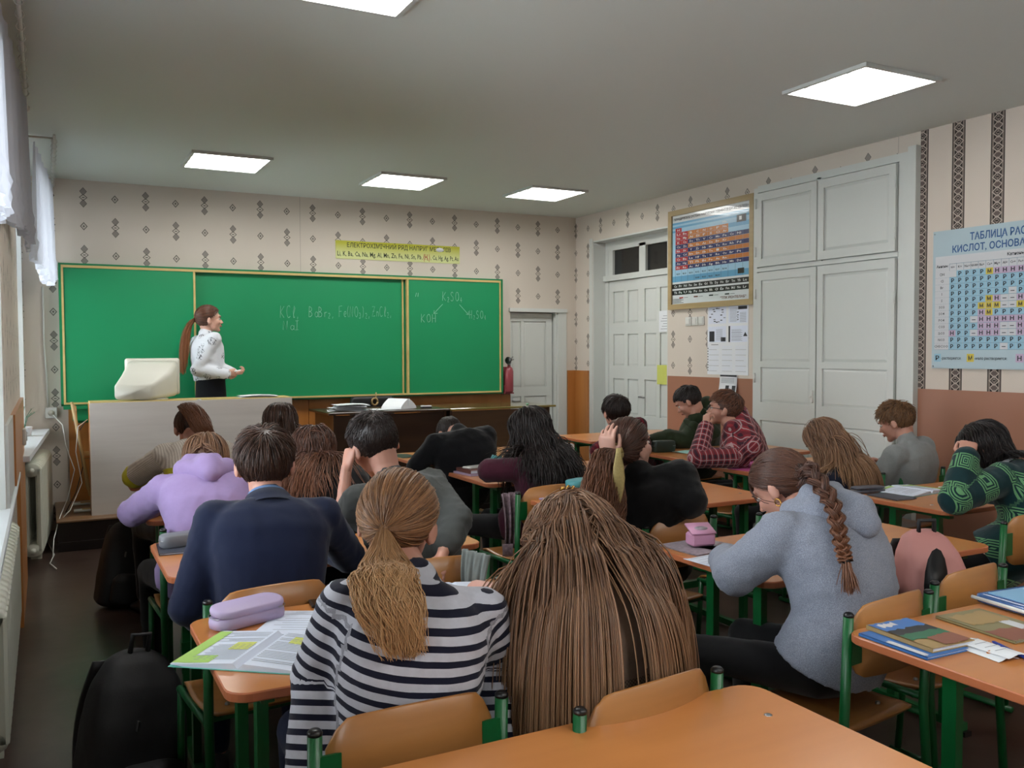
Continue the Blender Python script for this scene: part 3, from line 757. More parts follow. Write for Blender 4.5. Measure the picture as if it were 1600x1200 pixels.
# ---- curtains
def sheer():
    m = bpy.data.materials.new('sheer_white_curtain'); m.use_nodes = True; nt = m.node_tree; nt.nodes.clear()
    out = nt.nodes.new('ShaderNodeOutputMaterial'); d = nt.nodes.new('ShaderNodeBsdfDiffuse'); t = nt.nodes.new('ShaderNodeBsdfTranslucent'); tr = nt.nodes.new('ShaderNodeBsdfTransparent')
    d.inputs[0].default_value = rgb('#cfd3de'); t.inputs[0].default_value = rgb('#c4c8d2')
    a = nt.nodes.new('ShaderNodeMixShader'); a.inputs[0].default_value = .4; nt.links.new(d.outputs[0], a.inputs[1]); nt.links.new(t.outputs[0], a.inputs[2])
    c = nt.nodes.new('ShaderNodeMixShader'); c.inputs[0].default_value = .12; nt.links.new(a.outputs[0], c.inputs[1]); nt.links.new(tr.outputs[0], c.inputs[2]); nt.links.new(c.outputs[0], out.inputs[0])
    return m
M['sheer'] = sheer()
def curtain(label, x, y0, y1, z0, z1, amp, side, seed, rod_y0, rod_y1, slope=0.0):
    o = thing('lace_curtain', label, 'curtain', (x, (y0+y1)/2, z0))
    rnd = random.Random(seed); n = int((y1-y0)*60); mrow = 26
    ph = [rnd.uniform(0, 6.28) for _ in range(4)]
    v = []; f = []
    for j in range(mrow+1):
        t = j/mrow; z = z1 + (z0-z1)*t
        for i in range(n+1):
            s_ = i/n; y = y0 + (y1-y0)*s_
            w_ = amp*(.35+.65*t)*(math.sin(y*26+ph[0]) + .5*math.sin(y*57+ph[1]+t) + .4*math.sin(y*11+ph[2]))
            lace = .0 if t < .84 else (.012*math.sin(y*160+ph[3]+t*40))
            drop = 0 if t < .9 else -.035*abs(math.sin(y*19))
            v.append((x + slope*(s_-1) + w_ + lace, y, z + drop*(t-.9)*10 + (0.05*math.sin(y*3.3+ph[1]))*t))
    for j in range(mrow):
        for i in range(n):
            a = j*(n+1)+i; f.append((a, a+1, a+n+2, a+n+1))
    b = MB(); b.add(v, f, 0, True); c = b.build('cloth', 'sheer', o)
    b = MB(); b.tube([(x, rod_y0, z1+.03), (x, rod_y1, z1+.03)], .009, 8); b.tube([(x, rod_y1, z1+.03), (x, rod_y1+.03, z1+.03), (x+.01, rod_y1+.05, z1+.05), (x, rod_y1+.06, z1+.02)], [.014, .018, .01, .006], 6)
    for yy in (rod_y0+.1, rod_y1-.1): b.tube([(x, yy, z1+.03), (XL-.01, yy, z1+.03)], .007, 6)
    b.build('curtain_rod', 'white_plastic', o)
    for k in range(int((y1-y0)/.16)):
        y = y0+.05+k*.16; b = MB(); b.tube([(x+.018*math.cos(a), y, z1+.022+.018*math.sin(a)) for a in [i*math.pi/4 for i in range(9)]], .0025, 4); b.build('curtain_ring', 'white_plastic', o)
curtain('near white lace curtain hanging at the upper left edge', -.065, 3.6, 5.75, 2.15, 2.93, .020, 0, 3, 3.1, 5.95, .085)
curtain('far white lace curtain beside the front wall', .085, 6.7, 8.5, 2.13, 2.93, .026, 0, 5, 6.6, 8.55, .12)

# ---- radiators
def radiator(label, x0, x1, y0, y1, z0, z1, pitch=.085):
    o = thing('radiator', label, 'radiator', ((x0+x1)/2, (y0+y1)/2, z0))
    n = int((y1-y0)/pitch); me = None
    for k in range(n):
        b = MB(); w = pitch*.92; y = y0 + k*pitch
        xa, xb, m_ = x0, x1, (x0+x1)/2
        b.box(xa, xa+.042, y, y+w, z0+.03, z1-.03, 0, .012); b.box(xb-.042, xb, y, y+w, z0+.03, z1-.03, 0, .012)
        for zc in (z0+.05, z1-.05):
            b.loft([[(m_ + (xb-xa)/2*math.cos(a)*s1, y + w*t1, zc + .05*math.sin(a)*s1) for a in [i*math.pi/6 for i in range(12)]] for t1, s1 in ((0, .86), (.12, 1), (.88, 1), (1, .86))])
        s_ = b.build('section', 'radiator', o)
    b = MB(); b.tube([(m_, y0-.05, z1-.05), (m_, y1+.03, z1-.05)], .02); b.tube([(m_, y0-.05, z0+.05), (m_, y1+.03, z0+.05)], .02); b.build('pipe', 'radiator', o)
    for yy in (y0+.25, y1-.25):
        b = MB(); b.box(x0+.03, x1-.03, yy-.015, yy+.015, 0, z0+.02); b.build('foot', 'radiator', o)
    return o
o = radiator('cream cast-iron radiator below the far windowsill', -.13, 0.0, 7.22, 8.40, .06, .74); o.rotation_euler = (0, 0, -.065)
radiator('cream cast-iron radiator at the lower left edge, under the near sill', -.30, -.140, 3.6, 5.55, .10, .64)

# socket and conduit on the front wall, socket on the pier panel
o = thing('wall_socket', 'white wall socket on the wallpaper left of the chalkboard', 'socket', (.03, YF, 1.02))
b = MB(); b.box(-.01, .085, YF-.03, YF, .97, 1.065, 0, .006); b.build('plate', 'white_plastic', o)
b = MB(); b.loft([[(.037+.026*math.cos(a), YF-.03-.004*k, 1.017+.026*math.sin(a)) for a in [i*math.pi/8 for i in range(16)]] for k in range(2)]); b.build('socket_face', 'crt', o)
o = thing('wall_box', 'small white box on the laminate pier panel', 'switch', (XL+.02, 6.35, 1.0))
b = MB(); b.box(XL+.02, XL+.04, 6.30, 6.42, .96, 1.06, 0, .004); b.build('plate', 'white_plastic', o)
b = MB(); b.box(XL+.04, XL+.046, 6.33, 6.39, .985, 1.035); b.build('rocker', 'white_plastic', o)
b = MB(); b.tube([(-.005, YF-.012, 2.1), (-.005, YF-.012, 1.6), (.01, YF-.012, 1.3), (.015, YF-.012, 1.065)], .008, 6)
tag(recentre(b.build('wall_cable', 'white_plastic')), 'white cable running down the wallpaper to the socket', 'cable')

# ================================================================== PEOPLE BUILDER
def vadd(a, b, k=1.0): return np.asarray(a, float) + k*np.asarray(b, float)
def unit(v): v = np.asarray(v, float); return v/max(np.linalg.norm(v), 1e-9)

def p_cone(a, b, ra, rb, n=14):
    """capsule with two radii, closed"""
    a = np.asarray(a, float); b = np.asarray(b, float); t = unit(b-a)
    u = unit(np.cross(t, [0, 0, 1] if abs(t[2]) < .9 else [0, 1, 0])); w = np.cross(t, u)
    rings = []
    for c, r, s in ((a, ra, -1), (b, rb, 1)):
        ang = [-80, -50, -20] if s < 0 else [20, 50, 80]
        for g in ang:
            g = math.radians(g); rings.append((c + t*r*math.sin(g), r*math.cos(g)))
    V = [c + rr*(math.cos(2*math.pi*k/n)*u + math.sin(2*math.pi*k/n)*w) for c, rr in rings for k in range(n)]
    F = [(i*n+k, i*n+(k+1) % n, (i+1)*n+(k+1) % n, (i+1)*n+k) for i in range(len(rings)-1) for k in range(n)]
    F += [tuple(reversed(range(n))), tuple((len(rings)-1)*n+k for k in range(n))]
    return V, F
def p_ell(c, r, B=None, n=16, m=10):
    c = np.asarray(c, float); B = np.eye(3) if B is None else B
    V = []; 
    for i in range(m):
        th = math.pi*(i+.5)/m
        for k in range(n):
            a = 2*math.pi*k/n
            q = np.array([r[0]*math.sin(th)*math.cos(a), r[1]*math.sin(th)*math.sin(a), r[2]*math.cos(th)]); V.append(c + B @ q)
    F = [(i*n+k, (i+1)*n+k, (i+1)*n+(k+1) % n, i*n+(k+1) % n) for i in range(m-1) for k in range(n)]
    F += [tuple(range(n)), tuple((m-1)*n+k for k in reversed(range(n)))]
    return V, F
def p_loft(rings):
    n = len(rings[0]); V = [p for r in rings for p in r]
    F = [(i*n+k, i*n+(k+1) % n, (i+1)*n+(k+1) % n, (i+1)*n+k) for i in range(len(rings)-1) for k in range(n)]
    F += [tuple(reversed(range(n))), tuple((len(rings)-1)*n+k for k in range(n))]
    return V, F

def remesh(parts, voxel, smooth=4, fac=.5):
    V = []; F = []; n = 0
    for v, f in parts:
        V += [tuple(map(float, p)) for p in v]; F += [tuple(i+n for i in q) for q in f]; n += len(v)
    me = bpy.data.meshes.new('tmp'); me.from_pydata(V, [], F); me.update()
    o = bpy.data.objects.new('tmp', me); COL.objects.link(o)
    md = o.modifiers.new('r', 'REMESH'); md.mode = 'VOXEL'; md.voxel_size = voxel
    if smooth: sm = o.modifiers.new('s', 'SMOOTH'); sm.factor = fac; sm.iterations = smooth
    dg = bpy.context.evaluated_depsgraph_get()
    ev = o.evaluated_get(dg); m2 = ev.to_mesh()
    nv = len(m2.vertices); co = np.empty(nv*3, dtype=np.float32); m2.vertices.foreach_get('co', co)
    nl = len(m2.loops); li = np.empty(nl, dtype=np.int32); m2.loops.foreach_get('vertex_index', li)
    npol = len(m2.polygons); lt = np.empty(npol, dtype=np.int32); m2.polygons.foreach_get('loop_total', lt)
    ev.to_mesh_clear(); bpy.data.objects.remove(o); bpy.data.meshes.remove(me)
    co = co.reshape(-1, 3).astype(float)
    if (lt == 4).all(): Fq = [(4, li.reshape(-1, 4))]
    else:
        st = np.concatenate([[0], np.cumsum(lt)[:-1]]); Fq = []
        for k in (3, 4):
            s = st[lt == k]
            if len(s): Fq.append((k, li[s[:, None] + np.arange(k)[None]]))
    return co, Fq
def vnormals(V, F):
    N = np.zeros_like(V)
    for k, f in F:
        a, b, c = V[f[:, 0]], V[f[:, 1]], V[f[:, 2]]; n = np.cross(b-a, c-a)
        for i in range(k): np.add.at(N, f[:, i], n)
    return N/np.maximum(np.linalg.norm(N, axis=1, keepdims=True), 1e-9)
def wrinkle(V, F, amp, freq, seed, mask=None):
    r = np.random.default_rng(seed); N = vnormals(V, F); d = np.zeros(len(V))
    warp = V + .02*np.sin(V[:, [1, 2, 0]]*freq*.5 + r.uniform(0, 6, 3))
    for k in range(9):
        dr = unit(r.normal(size=3)); fr = freq*r.uniform(.5, 1.8)
        s = np.sin(warp @ dr*fr + r.uniform(0, 6.28)); d += (1-np.abs(s))**2*r.uniform(.3, 1)*(freq/fr)
    d = d/9*2.2 - .6
    if mask is not None: d = d*mask
    return V + N*(amp*d)[:, None]
def join(parts):
    Vs = []; Fs = {}; n = 0; mi = {}
    for V, F in parts:
        Vs.append(V)
        for k, f in F: Fs.setdefault(k, []).append(f+n)
        n += len(V)
    return np.concatenate(Vs), [(k, np.concatenate(f)) for k, f in sorted(Fs.items())]

def seg_near(P, a, b):
    a = np.asarray(a, float); b = np.asarray(b, float); ab = b-a
    t = np.clip(((P-a) @ ab)/max(ab @ ab, 1e-9), 0, 1); q = a + t[:, None]*ab
    return np.linalg.norm(P-q, axis=1), t, q

def bez(p0, p1, p2, p3, t):
    return (1-t)**3*p0 + 3*(1-t)**2*t*p1 + 3*(1-t)*t*t*p2 + t**3*p3

def ik(S, T, L1, L2, hint):
    S = np.asarray(S, float); T = np.asarray(T, float); d = T-S; D = np.linalg.norm(d)
    if D > (L1+L2)*.995: T = S + d/D*(L1+L2)*.995; d = T-S; D = np.linalg.norm(d)
    D = max(D, abs(L1-L2)+.02)
    t = unit(d); a = (L1*L1 - L2*L2 + D*D)/(2*D); h = math.sqrt(max(L1*L1-a*a, 0))
    hv = np.asarray(hint, float); hv = unit(hv - t*(hv @ t))
    return S + t*a + hv*h, T

def hand_mesh(W, d, n, side, curl=.5, size=1.0, spread=.12, vox=.0041, thumb_in=.35):
    """W wrist, d finger direction, n palm normal (the side the fingers close to), side +1/-1 which way the thumb goes"""
    d = unit(d); n = unit(np.asarray(n, float) - d*(np.asarray(n, float) @ d)); s = np.cross(d, n)*side
    P = []
    L = lambda x, y, z: np.asarray(W, float) + size*(s*x + d*y + n*z)
    P.append(p_cone(L(0, -.03, 0), L(0, .012, 0), .023*size, .024*size))
    # palm
    rings = []
    for y, w, t in ((-.005, .022, .016), (.02, .033, .0155), (.05, .040, .014), (.078, .041, .012), (.088, .037, .009)):
        rings.append([L(w*math.cos(a), y, t*math.sin(a)) for a in [2*math.pi*k/14 for k in range(14)]])
    P.append(p_loft(rings))
    for i, (x, ln, r) in enumerate(((.030, .068, .0086), (.0105, .077, .009), (-.010, .071, .0086), (-.029, .055, .0076))):
        p = L(x, .078 - abs(x)*.25, 0); ang = 0.0; sp = x*spread*12
        segs = (ln*.48, ln*.30, ln*.24)
        for j, sl in enumerate(segs):
            ang += curl*(.75, 1.0, .7)[j]*(1 + .10*i)
            dr = unit(d*math.cos(ang) + n*math.sin(ang) + s*sp*.35)
            q = p + dr*sl*size
            P.append(p_cone(p, q, r*size*(1-.07*j), r*size*(.93-.08*j), 10)); p = q
    p = L(.026, .016, .006); q = L(.050, .044, .010+.018*thumb_in); P.append(p_cone(p, q, .0145*size, .0115*size, 10))
    q2 = L(.056-.02*thumb_in, .068, .016+.03*thumb_in); P.append(p_cone(q, q2, .011*size, .0095*size, 10))
    q3 = L(.056-.035*thumb_in, .088, .020+.036*thumb_in); P.append(p_cone(q2, q3, .0095*size, .008*size, 10))
    return remesh(P, vox*size, 2, .4)

SKIN_MATS = {}
def skin_mat(col='#c48f7c'):
    if col not in SKIN_MATS:
        m, nt, b = new_mat('skin'); n = noise(nt, 26, 4)
        d = tuple(x*.82 for x in rgb(col)[:3]) + (1,)
        nt.links.new(mixc(nt, n, d, rgb(col)), b.inputs['Base Color']); b.inputs['Roughness'].default_value = .5
        b.inputs['Subsurface Weight'].default_value = .12; b.inputs['Subsurface Radius'].default_value = (.02, .008, .005); b.inputs['Subsurface Scale'].default_value = .5
        SKIN_MATS[col] = m
    return SKIN_MATS[col]
M['eye_white'] = plain('eye_white', '#cfcac6', .25, var=.02); M['iris'] = plain('iris_brown', '#33261f', .2); M['lip'] = plain('lip', '#a55f59', .45)

def hair_mat(name, dark, light, tip=None):
    m, nt, b = new_mat(name)
    s = attr(nt, 'shade', False); t = attr(nt, 'along', False)
    c = mixc(nt, s, rgb(dark), rgb(light))
    if tip: c = mixc(nt, ((t - .25)*1.6).mx(0.0).mn(1.0)*.8, c, rgb(tip))
    nt.links.new(c, b.inputs['Base Color']); b.inputs['Roughness'].default_value = .42; b.inputs['Specular IOR Level'].default_value = .45
    return m

def frame_of(yaw, pitch, roll=0):
    """columns right, forward, up; yaw 0 looks along +Y, positive turns to -X; pitch positive looks down"""
    y, p, r = math.radians(yaw), math.radians(pitch), math.radians(roll)
    f0 = np.array([-math.sin(y), math.cos(y), 0]); rt = np.array([math.cos(y), math.sin(y), 0]); up = np.array([0, 0, 1.0])
    f = f0*math.cos(p) - up*math.sin(p); u = f0*math.sin(p) + up*math.cos(p)
    rt2 = rt*math.cos(r) - u*math.sin(r); u2 = rt*math.sin(r) + u*math.cos(r)
    return np.stack([rt2, f, u2], axis=1)

SK_C = np.array([0, -.010, .030]); SK_R = np.array([.083, .102, .094]); SKULL = SK_R.copy(); SK_R = SK_R*1.075
def hair_zmin(y, st):
    pts = {'short': [(-.12, -.045), (-.05, -.05), (-.015, -.02), (.015, .012), (.045, .045), (.08, .072), (.12, .08)],
           'long': [(-.12, -.07), (-.03, -.05), (.0, .01), (.04, .045), (.08, .078), (.12, .09)]}[st]
    return np.interp(y, [p[0] for p in pts], [p[1] for p in pts])
def scalp_roots(n, rng, st='short'):
    out = []
    while sum(len(o) for o in out) < n:
        q = rng.normal(size=(n*2, 3)); q /= np.linalg.norm(q, axis=1, keepdims=True)
        p = SK_C + q*SK_R; ok = p[:, 2] > hair_zmin(p[:, 1], st); out.append(q[ok])
    return np.concatenate(out)[:n]

def cap_mesh(hs, st, infl=1.0):
    n, m = 40, 26; V = []; idx = {}
    P = []
    for i in range(m+1):
        th = math.pi*i/m
        for k in range(n):
            a = 2*math.pi*k/n; P.append(SK_C + SK_R*infl*np.array([math.sin(th)*math.cos(a), math.sin(th)*math.sin(a), math.cos(th)]))
    P = np.array(P); F = []
    for i in range(m):
        for k in range(n):
            q = (i*n+k, (i+1)*n+k, (i+1)*n+(k+1) % n, i*n+(k+1) % n); c = P[list(q)].mean(axis=0)
            if c[2] > hair_zmin(c[1], st) - .004: F.append(q)
    return P, np.array(F)

def strand_mesh(S, r0, rng, taper=.35, shade=None):
    """S (N,K,3) strand points -> triangular tubes"""
    N, K, _ = S.shape
    T = np.gradient(S, axis=1); T /= np.maximum(np.linalg.norm(T, axis=2, keepdims=True), 1e-9)
    ref = rng.normal(size=(N, 1, 3)); A = np.cross(T, np.broadcast_to(ref, T.shape)); A /= np.maximum(np.linalg.norm(A, axis=2, keepdims=True), 1e-9); B = np.cross(T, A)
    k = np.linspace(0, 1, K); rad = r0*(1-(1-taper)*k**2)[None, :]*rng.uniform(.7, 1.3, size=(N, 1)); 
    ang = np.array([0, 2.094, 4.189]); R = S[:, :, None, :] + rad[:, :, None, None]*(np.cos(ang)[None, None, :, None]*A[:, :, None, :] + np.sin(ang)[None, None, :, None]*B[:, :, None, :])
    V = R.reshape(-1, 3); base = (np.arange(N)[:, None, None]*K + np.arange(K-1)[None, :, None])*3; j = np.arange(3)[None, None, :]; jn = (j+1) % 3
    F = np.stack([base+j, base+jn, base+3+jn, base+3+j], axis=-1).reshape(-1, 4)
    sh = (rng.uniform(0, 1, size=(N, 1)) if shade is None else shade[:, None])*np.ones((1, K)); al = np.broadcast_to(k[None], (N, K))
    return V, F, np.repeat(sh.reshape(-1), 3), np.repeat(al.reshape(-1), 3)

def simulate(P, D, K, h, grav, stiff, Hc, HB, hs, caps, lift, rng, curl=0.0, curlf=30, ramp=False, hug=0, zrel=-.02, stiff2=None, boff=.02):
    """march strands: P (N,3) start, D start direction; pushed out of the head and the body capsules"""
    N = len(P); out = [P]; p = P.copy(); d = D.copy(); h = np.broadcast_to(np.asarray(h, float).reshape(-1, 1) if np.ndim(h) else np.full((1, 1), h), (N, 1))
    ph = rng.uniform(0, 6.28, size=(N, 1)); sd = rng.normal(size=(N, 3)); sd /= np.linalg.norm(sd, axis=1, keepdims=True)
    lf = np.asarray(lift, float).reshape(-1) if np.ndim(lift) else np.full(N, lift)
    bo = boff*rng.uniform(0, 1, N)
    for k in range(1, K):
        d = d*stiff + np.array([0, 0, -1.0])*grav
        if curl: d = d + curl*(np.sin(k*h*curlf + ph)*sd)
        d /= np.maximum(np.linalg.norm(d, axis=1, keepdims=True), 1e-9)
        q = p + d*h
        for _ in range(2):
            lk = lf*(k/(K-1.0) if ramp else min(1.0, k*.3)); loc = (q - Hc) @ HB/hs; e = (loc - SK_C)/(SK_R*(1+lk[:, None])); r = np.linalg.norm(e, axis=1)
            ins = (r < 1) | ((loc[:, 2] > zrel) & (r > 1) & (hug > 0))
            if ins.any(): e2 = e[ins]/np.maximum(r[ins][:, None], 1e-6); q[ins] = Hc + ((SK_C + e2*SK_R*(1+lk[ins][:, None]))*hs) @ HB.T
            for a, b_, ra, rb in caps:
                dist, t, c = seg_near(q, a, b_); R = ra + (rb-ra)*t + bo; ins = dist < R
                if ins.any(): q[ins] = c[ins] + (q[ins]-c[ins])/np.maximum(dist[ins][:, None], 1e-6)*R[ins][:, None]
        dd = q - p; d = dd/np.maximum(np.linalg.norm(dd, axis=1, keepdims=True), 1e-9)
        p = q; out.append(p.copy())
    return np.stack(out, axis=1)

def person(name, label, H, yaw, pel, hyaw=None, hp=0, roll=0, skin='#c48f7c', top=None, hair=None, trousers='trouser_black', handL=None, handR=None, elL=None, elR=None,
           hcL=.5, hcR=.5, hdL=None, hdR=None, hnL=None, hnR=None, bare=(1.0, 1.0), hs=1.0, sh_w=.165, loose=.012, N=None, stand=False, bulge=None, seat=.45, feet=None, legs=True, wr=.006, seed=1, collar=None,
           hood=None, hem=.0, vox=.011, sleeve=(1.0, 1.0), shoe='shoe_dark', shdrop=.035, knees=None, topname='sweater', group='pupils at the desks', skirt=False):
    """one seated (or standing) person; returns dict with frames"""
    rng = np.random.default_rng(seed)
    H = np.asarray(H, float); hyaw = yaw if hyaw is None else hyaw
    HB = frame_of(hyaw, hp, roll); TB = frame_of(yaw, 0); fw, rt, up = TB[:, 1], TB[:, 0], TB[:, 2]
    L = lambda x, y, z: H + HB @ (np.array([x, y, z])*hs)
    base = Vector((pel[0], pel[1], 0 if not stand else seat))
    root = thing('person', label, 'person', base, group)
    PZ = seat + .10 if not stand else seat + .86
    Pv = np.array([pel[0], pel[1], PZ])
    if N is None: N = H - HB[:, 2]*.085*hs - up*.075 - HB[:, 1]*.015
    N = np.asarray(N, float)
    chord = np.linalg.norm(N-Pv); LEN = .50 if not stand else .50
    bl = bulge if bulge is not None else min(math.sqrt(max(.375*chord*max(LEN-chord, 0), 0))*1.15 + .015, .16)
    ax = unit(N-Pv); back = unit(-fw - ax*(-fw @ ax)) if abs(fw @ ax) < .98 else up
    if stand: bl = 0.0
    c1 = Pv + ax*chord*.33 + back*bl*1.33; c2 = Pv + ax*chord*.72 + back*bl*1.33
    sp = [bez(Pv, c1, c2, N, t) for t in np.linspace(0, 1, 13)]
    def torso(inf, t0=0, wid=1.0):
        prof_t = [-.06, 0, .14, .30, .48, .64, .78, .88, .95, 1.0]
        prof_w = [.120, .165, .160, .140, .148, .160, .172, .165, .118, .062]
        prof_d = [.085, .118, .110, .098, .105, .112, .108, .090, .070, .052]
        rings = []
        for t in prof_t[t0:]:
            w = np.interp(t, prof_t, prof_w)*(sh_w/.165)*wid + inf; dd = np.interp(t, prof_t, prof_d) + inf
            tt = max(t, 0); c = bez(Pv, c1, c2, N, tt) + (t-tt)*ax*LEN
            tg = unit(bez(Pv, c1, c2, N, min(tt+.05, 1)) - bez(Pv, c1, c2, N, max(tt-.05, 0))); r_ = unit(rt - tg*(rt @ tg)); f_ = np.cross(tg, r_)*-1
            if t > .85 : c = c - tg*0
            rings.append([c + r_*w*math.copysign(abs(math.cos(a))**.85, math.cos(a)) + f_*dd*math.copysign(abs(math.sin(a))**.85, math.sin(a)) for a in [2*math.pi*k/24 for k in range(24)]])
        return p_loft(rings)
    tg = unit(N - bez(Pv, c1, c2, N, .9)); r_ = unit(rt - tg*(rt @ tg))
    shr = {}; el = {}; wrst = {}
    L1, L2 = .275, .235
    for s, hnd, e, nm in ((-1, handL, elL, 'L'), (1, handR, elR, 'R')):
        S = N + s*r_*(sh_w) - tg*shdrop - up*.01
        if hnd is None:
            if stand: hnd = S + np.array([0, 0, -.5]) + fw*.05
            else: hnd = np.array([*(N[:2] + fw[:2]*.20 + s*rt[:2]*.10), .80])
        hnd = np.asarray(hnd, float)
        if e is not None:
            e = np.asarray(e, float); S2 = e
            d1 = e-S; 
            if np.linalg.norm(d1) > L1*1.12: e = S + unit(d1)*L1*1.12
            d2 = hnd-e; Wp = e + unit(d2)*min(np.linalg.norm(d2), L2*1.05) if np.linalg.norm(d2) > L2*.8 else e + unit(d2)*L2*.9
        else: e, Wp = ik(S, hnd, L1, L2, s*rt*.8 - up*.9 - fw*.2)
        shr[nm] = S; el[nm] = e; wrst[nm] = Wp
    # legs
    legp = []
    for s in (-1, 1):
        hip = Pv + s*rt*.085 - up*.01
        if stand: knee = hip + np.array([0, 0, -.42]) + fw*.02; ank = knee + np.array([0, 0, -.40]) - fw*.01; ft = ank + fw*.12 - up*.04
        else:
            knee = hip + fw*.41 + s*rt*.05 - up*.03 if knees is None else np.asarray(knees[0 if s < 0 else 1], float)
            if feet is None: ank = np.array([*(knee[:2] - fw[:2]*.02), .09])
            else: ank = np.asarray(feet[0 if s < 0 else 1], float)
            ft = ank + fw*.13 - up*.035
        legp.append((hip, knee, ank, ft))
    neck_lo = N + tg*.0 - tg*.03; neck_hi = L(0, -.02, -.05)
    # ---------------- body: one skin surface
    body = []
    hd = []
    hd.append(p_ell(L(0, -.010, .030), SKULL*hs*np.array([.955, .95, .945]), HB, 24, 16))
    hd.append(p_ell(L(0, .030, -.022), np.array([.063, .062, .078])*hs, HB, 20, 12))
    hd.append(p_cone(L(-.022, .035, -.066), L(0, .068, -.090), .032*hs, .020*hs)); hd.append(p_cone(L(.022, .035, -.066), L(0, .068, -.090), .032*hs, .020*hs))
    hd.append(p_cone(L(0, .090, .004), L(0, .109, -.026), .0075*hs, .0105*hs, 10)); hd.append(p_cone(L(-.009, .096, -.031), L(.009, .096, -.031), .0085*hs, .0085*hs, 8))
    hd.append(p_ell(L(0, .085, .028), np.array([.050, .016, .014])*hs, HB, 12, 8))
    hd.append(p_ell(L(0, .088, -.056), np.array([.021, .010, .010])*hs, HB, 12, 8))
    for s in (-1, 1):
        hd.append(p_ell(L(s*.034, .062, -.022), np.array([.026, .028, .026])*hs, HB, 12, 8))
        EB = HB @ np.array([[math.cos(s*-.35), -math.sin(s*-.35), 0], [math.sin(s*-.35), math.cos(s*-.35), 0], [0, 0, 1]])
        hd.append(p_ell(L(s*.087, -.012, -.008), np.array([.0085, .019, .031])*hs, EB, 12, 8)); hd.append(p_ell(L(s*.078, .004, -.026), np.array([.009, .010, .014])*hs, HB, 10, 6))
    hd.append(p_cone(neck_hi, N, .054*hs, .052)); hd.append(p_cone(L(0, -.035, -.03), L(0, -.03, -.07), .06*hs, .052*hs))
    head = remesh(hd, .0058, 3, .5)
    core = [torso(-.012), p_cone(neck_hi, N - tg*.06, .05, .055)]
    for nm in 'LR':
        core.append(p_cone(shr[nm], el[nm], .044, .037)); core.append(p_cone(el[nm], wrst[nm], .037, .025))
    for hip, knee, ank, ft in legp:
        core.append(p_cone(hip, knee, .078, .052)); core.append(p_cone(knee, ank, .050, .034))
    parts = [remesh(core, .021, 1, .3), head]
    fore = {}
    for nm, hd_, hn_, hc, s in (('L', hdL, hnL, hcL, -1), ('R', hdR, hnR, hcR, 1)):
        d = unit(wrst[nm]-el[nm]) if hd_ is None else unit(hd_); n_ = (-up if abs(d[2]) < .8 else -s*rt) if hn_ is None else np.asarray(hn_, float)
        sgn = 1 if np.cross(d, unit(n_ - d*(n_ @ d))) @ (-s*rt if abs((-s*rt) @ unit(np.cross(d, n_))) > .3 else fw) > 0 else -1
        parts.append(hand_mesh(wrst[nm], d, n_, sgn, hc, .96))
    V, F = join(parts)
    V -= np.array(base)
    bo = link('body', np_mesh('body', V, F, [skin_mat(skin)], None, True), root, local=True)
    # eyes, brows, lips
    for s in (-1, 1):
        e_ = MB(); v, f = p_ell(L(s*.031, .0795, .004), np.array([.0125, .0110, .0068])*hs, HB, 12, 8); e_.add(v, f, 0, True)
        v, f = p_ell(L(s*.031, .0882, .003), np.array([.0055, .004, .0055])*hs, HB, 10, 6); e_.add(v, f, 1, True); e_.build('eye', ['eye_white', 'iris'], root)
        e_ = MB(); e_.tube([L(s*.014, .100, .020), L(s*.030, .0985, .026), L(s*.048, .088, .021)], [.002*hs, .0032*hs, .0015*hs], 6); e_.build('eyebrow', hair[1], root)
    e_ = MB(); e_.tube([L(-.022, .090, -.055), L(-.008, .0985, -.0535), L(.008, .0985, -.0535), L(.022, .090, -.055)], [.002, .0045, .0045, .002], 8); e_.tube([L(-.018, .090, -.060), L(0, .098, -.0625), L(.018, .090, -.060)], [.002, .005, .002], 8); e_.build('lips', 'lip', root)
    # ---------------- garment
    g = [torso(loose, 3 if skirt else 1, 1.0)]
    for nm, sl in (('L', sleeve[0]), ('R', sleeve[1])):
        g.append(p_cone(shr[nm] - tg*.008, el[nm], .050+loose, .044+loose)) 
        if sl > 0: 
            E2 = el[nm] + (wrst[nm]-el[nm])*sl*.97; g.append(p_cone(el[nm], E2, .044+loose, .044+loose + (.030-.044)*sl))
        g.append(p_cone(N - tg*.05, shr[nm] - tg*.004, .052+loose*.6, .048+loose))
    g.append(p_cone(N - tg*.05, N + unit(neck_hi-N)*.012, .078 + loose*.3, .060 + loose*.25))
    if hood is not None:
        hg = []; ho = loose*.9
        # gathered hood lying on the upper back
        hb = unit(np.cross(r_, tg)); hb = hb if hb @ (-fw) > 0 or hb @ up > 0 else -hb
        bk = unit(np.cross(tg, r_)); bk = bk if bk @ (back) > 0 else -bk
        for sgn in (-1, 1):
            hg.append(p_cone(N + sgn*r_*.070 + bk*.02 + tg*.025, N + sgn*r_*.085 + bk*(.065+ho) - tg*.06, .034*hood, .042*hood)); hg.append(p_cone(N + sgn*r_*.085 + bk*(.065+ho) - tg*.06, N + bk*(.10+ho) - tg*.16, .042*hood, .038*hood))
            hg.append(p_cone(N + sgn*r_*.070 + bk*.02 + tg*.025, N + sgn*r_*.045 - bk*.07 + tg*.0, .032*hood, .02*hood))
        hg.append(p_cone(N + bk*(.075+ho) - tg*.02, N + bk*(.105+ho) - tg*.11, .040*hood, .052*hood)); hg.append(p_cone(N - r_*.05 + bk*(.065+ho) + tg*.01, N + r_*.05 + bk*(.065+ho) + tg*.01, .036*hood, .036*hood))
        HV, HF = remesh(hg, .0095, 3, .45); HV = wrinkle(HV, HF, .007, 28, seed+8)
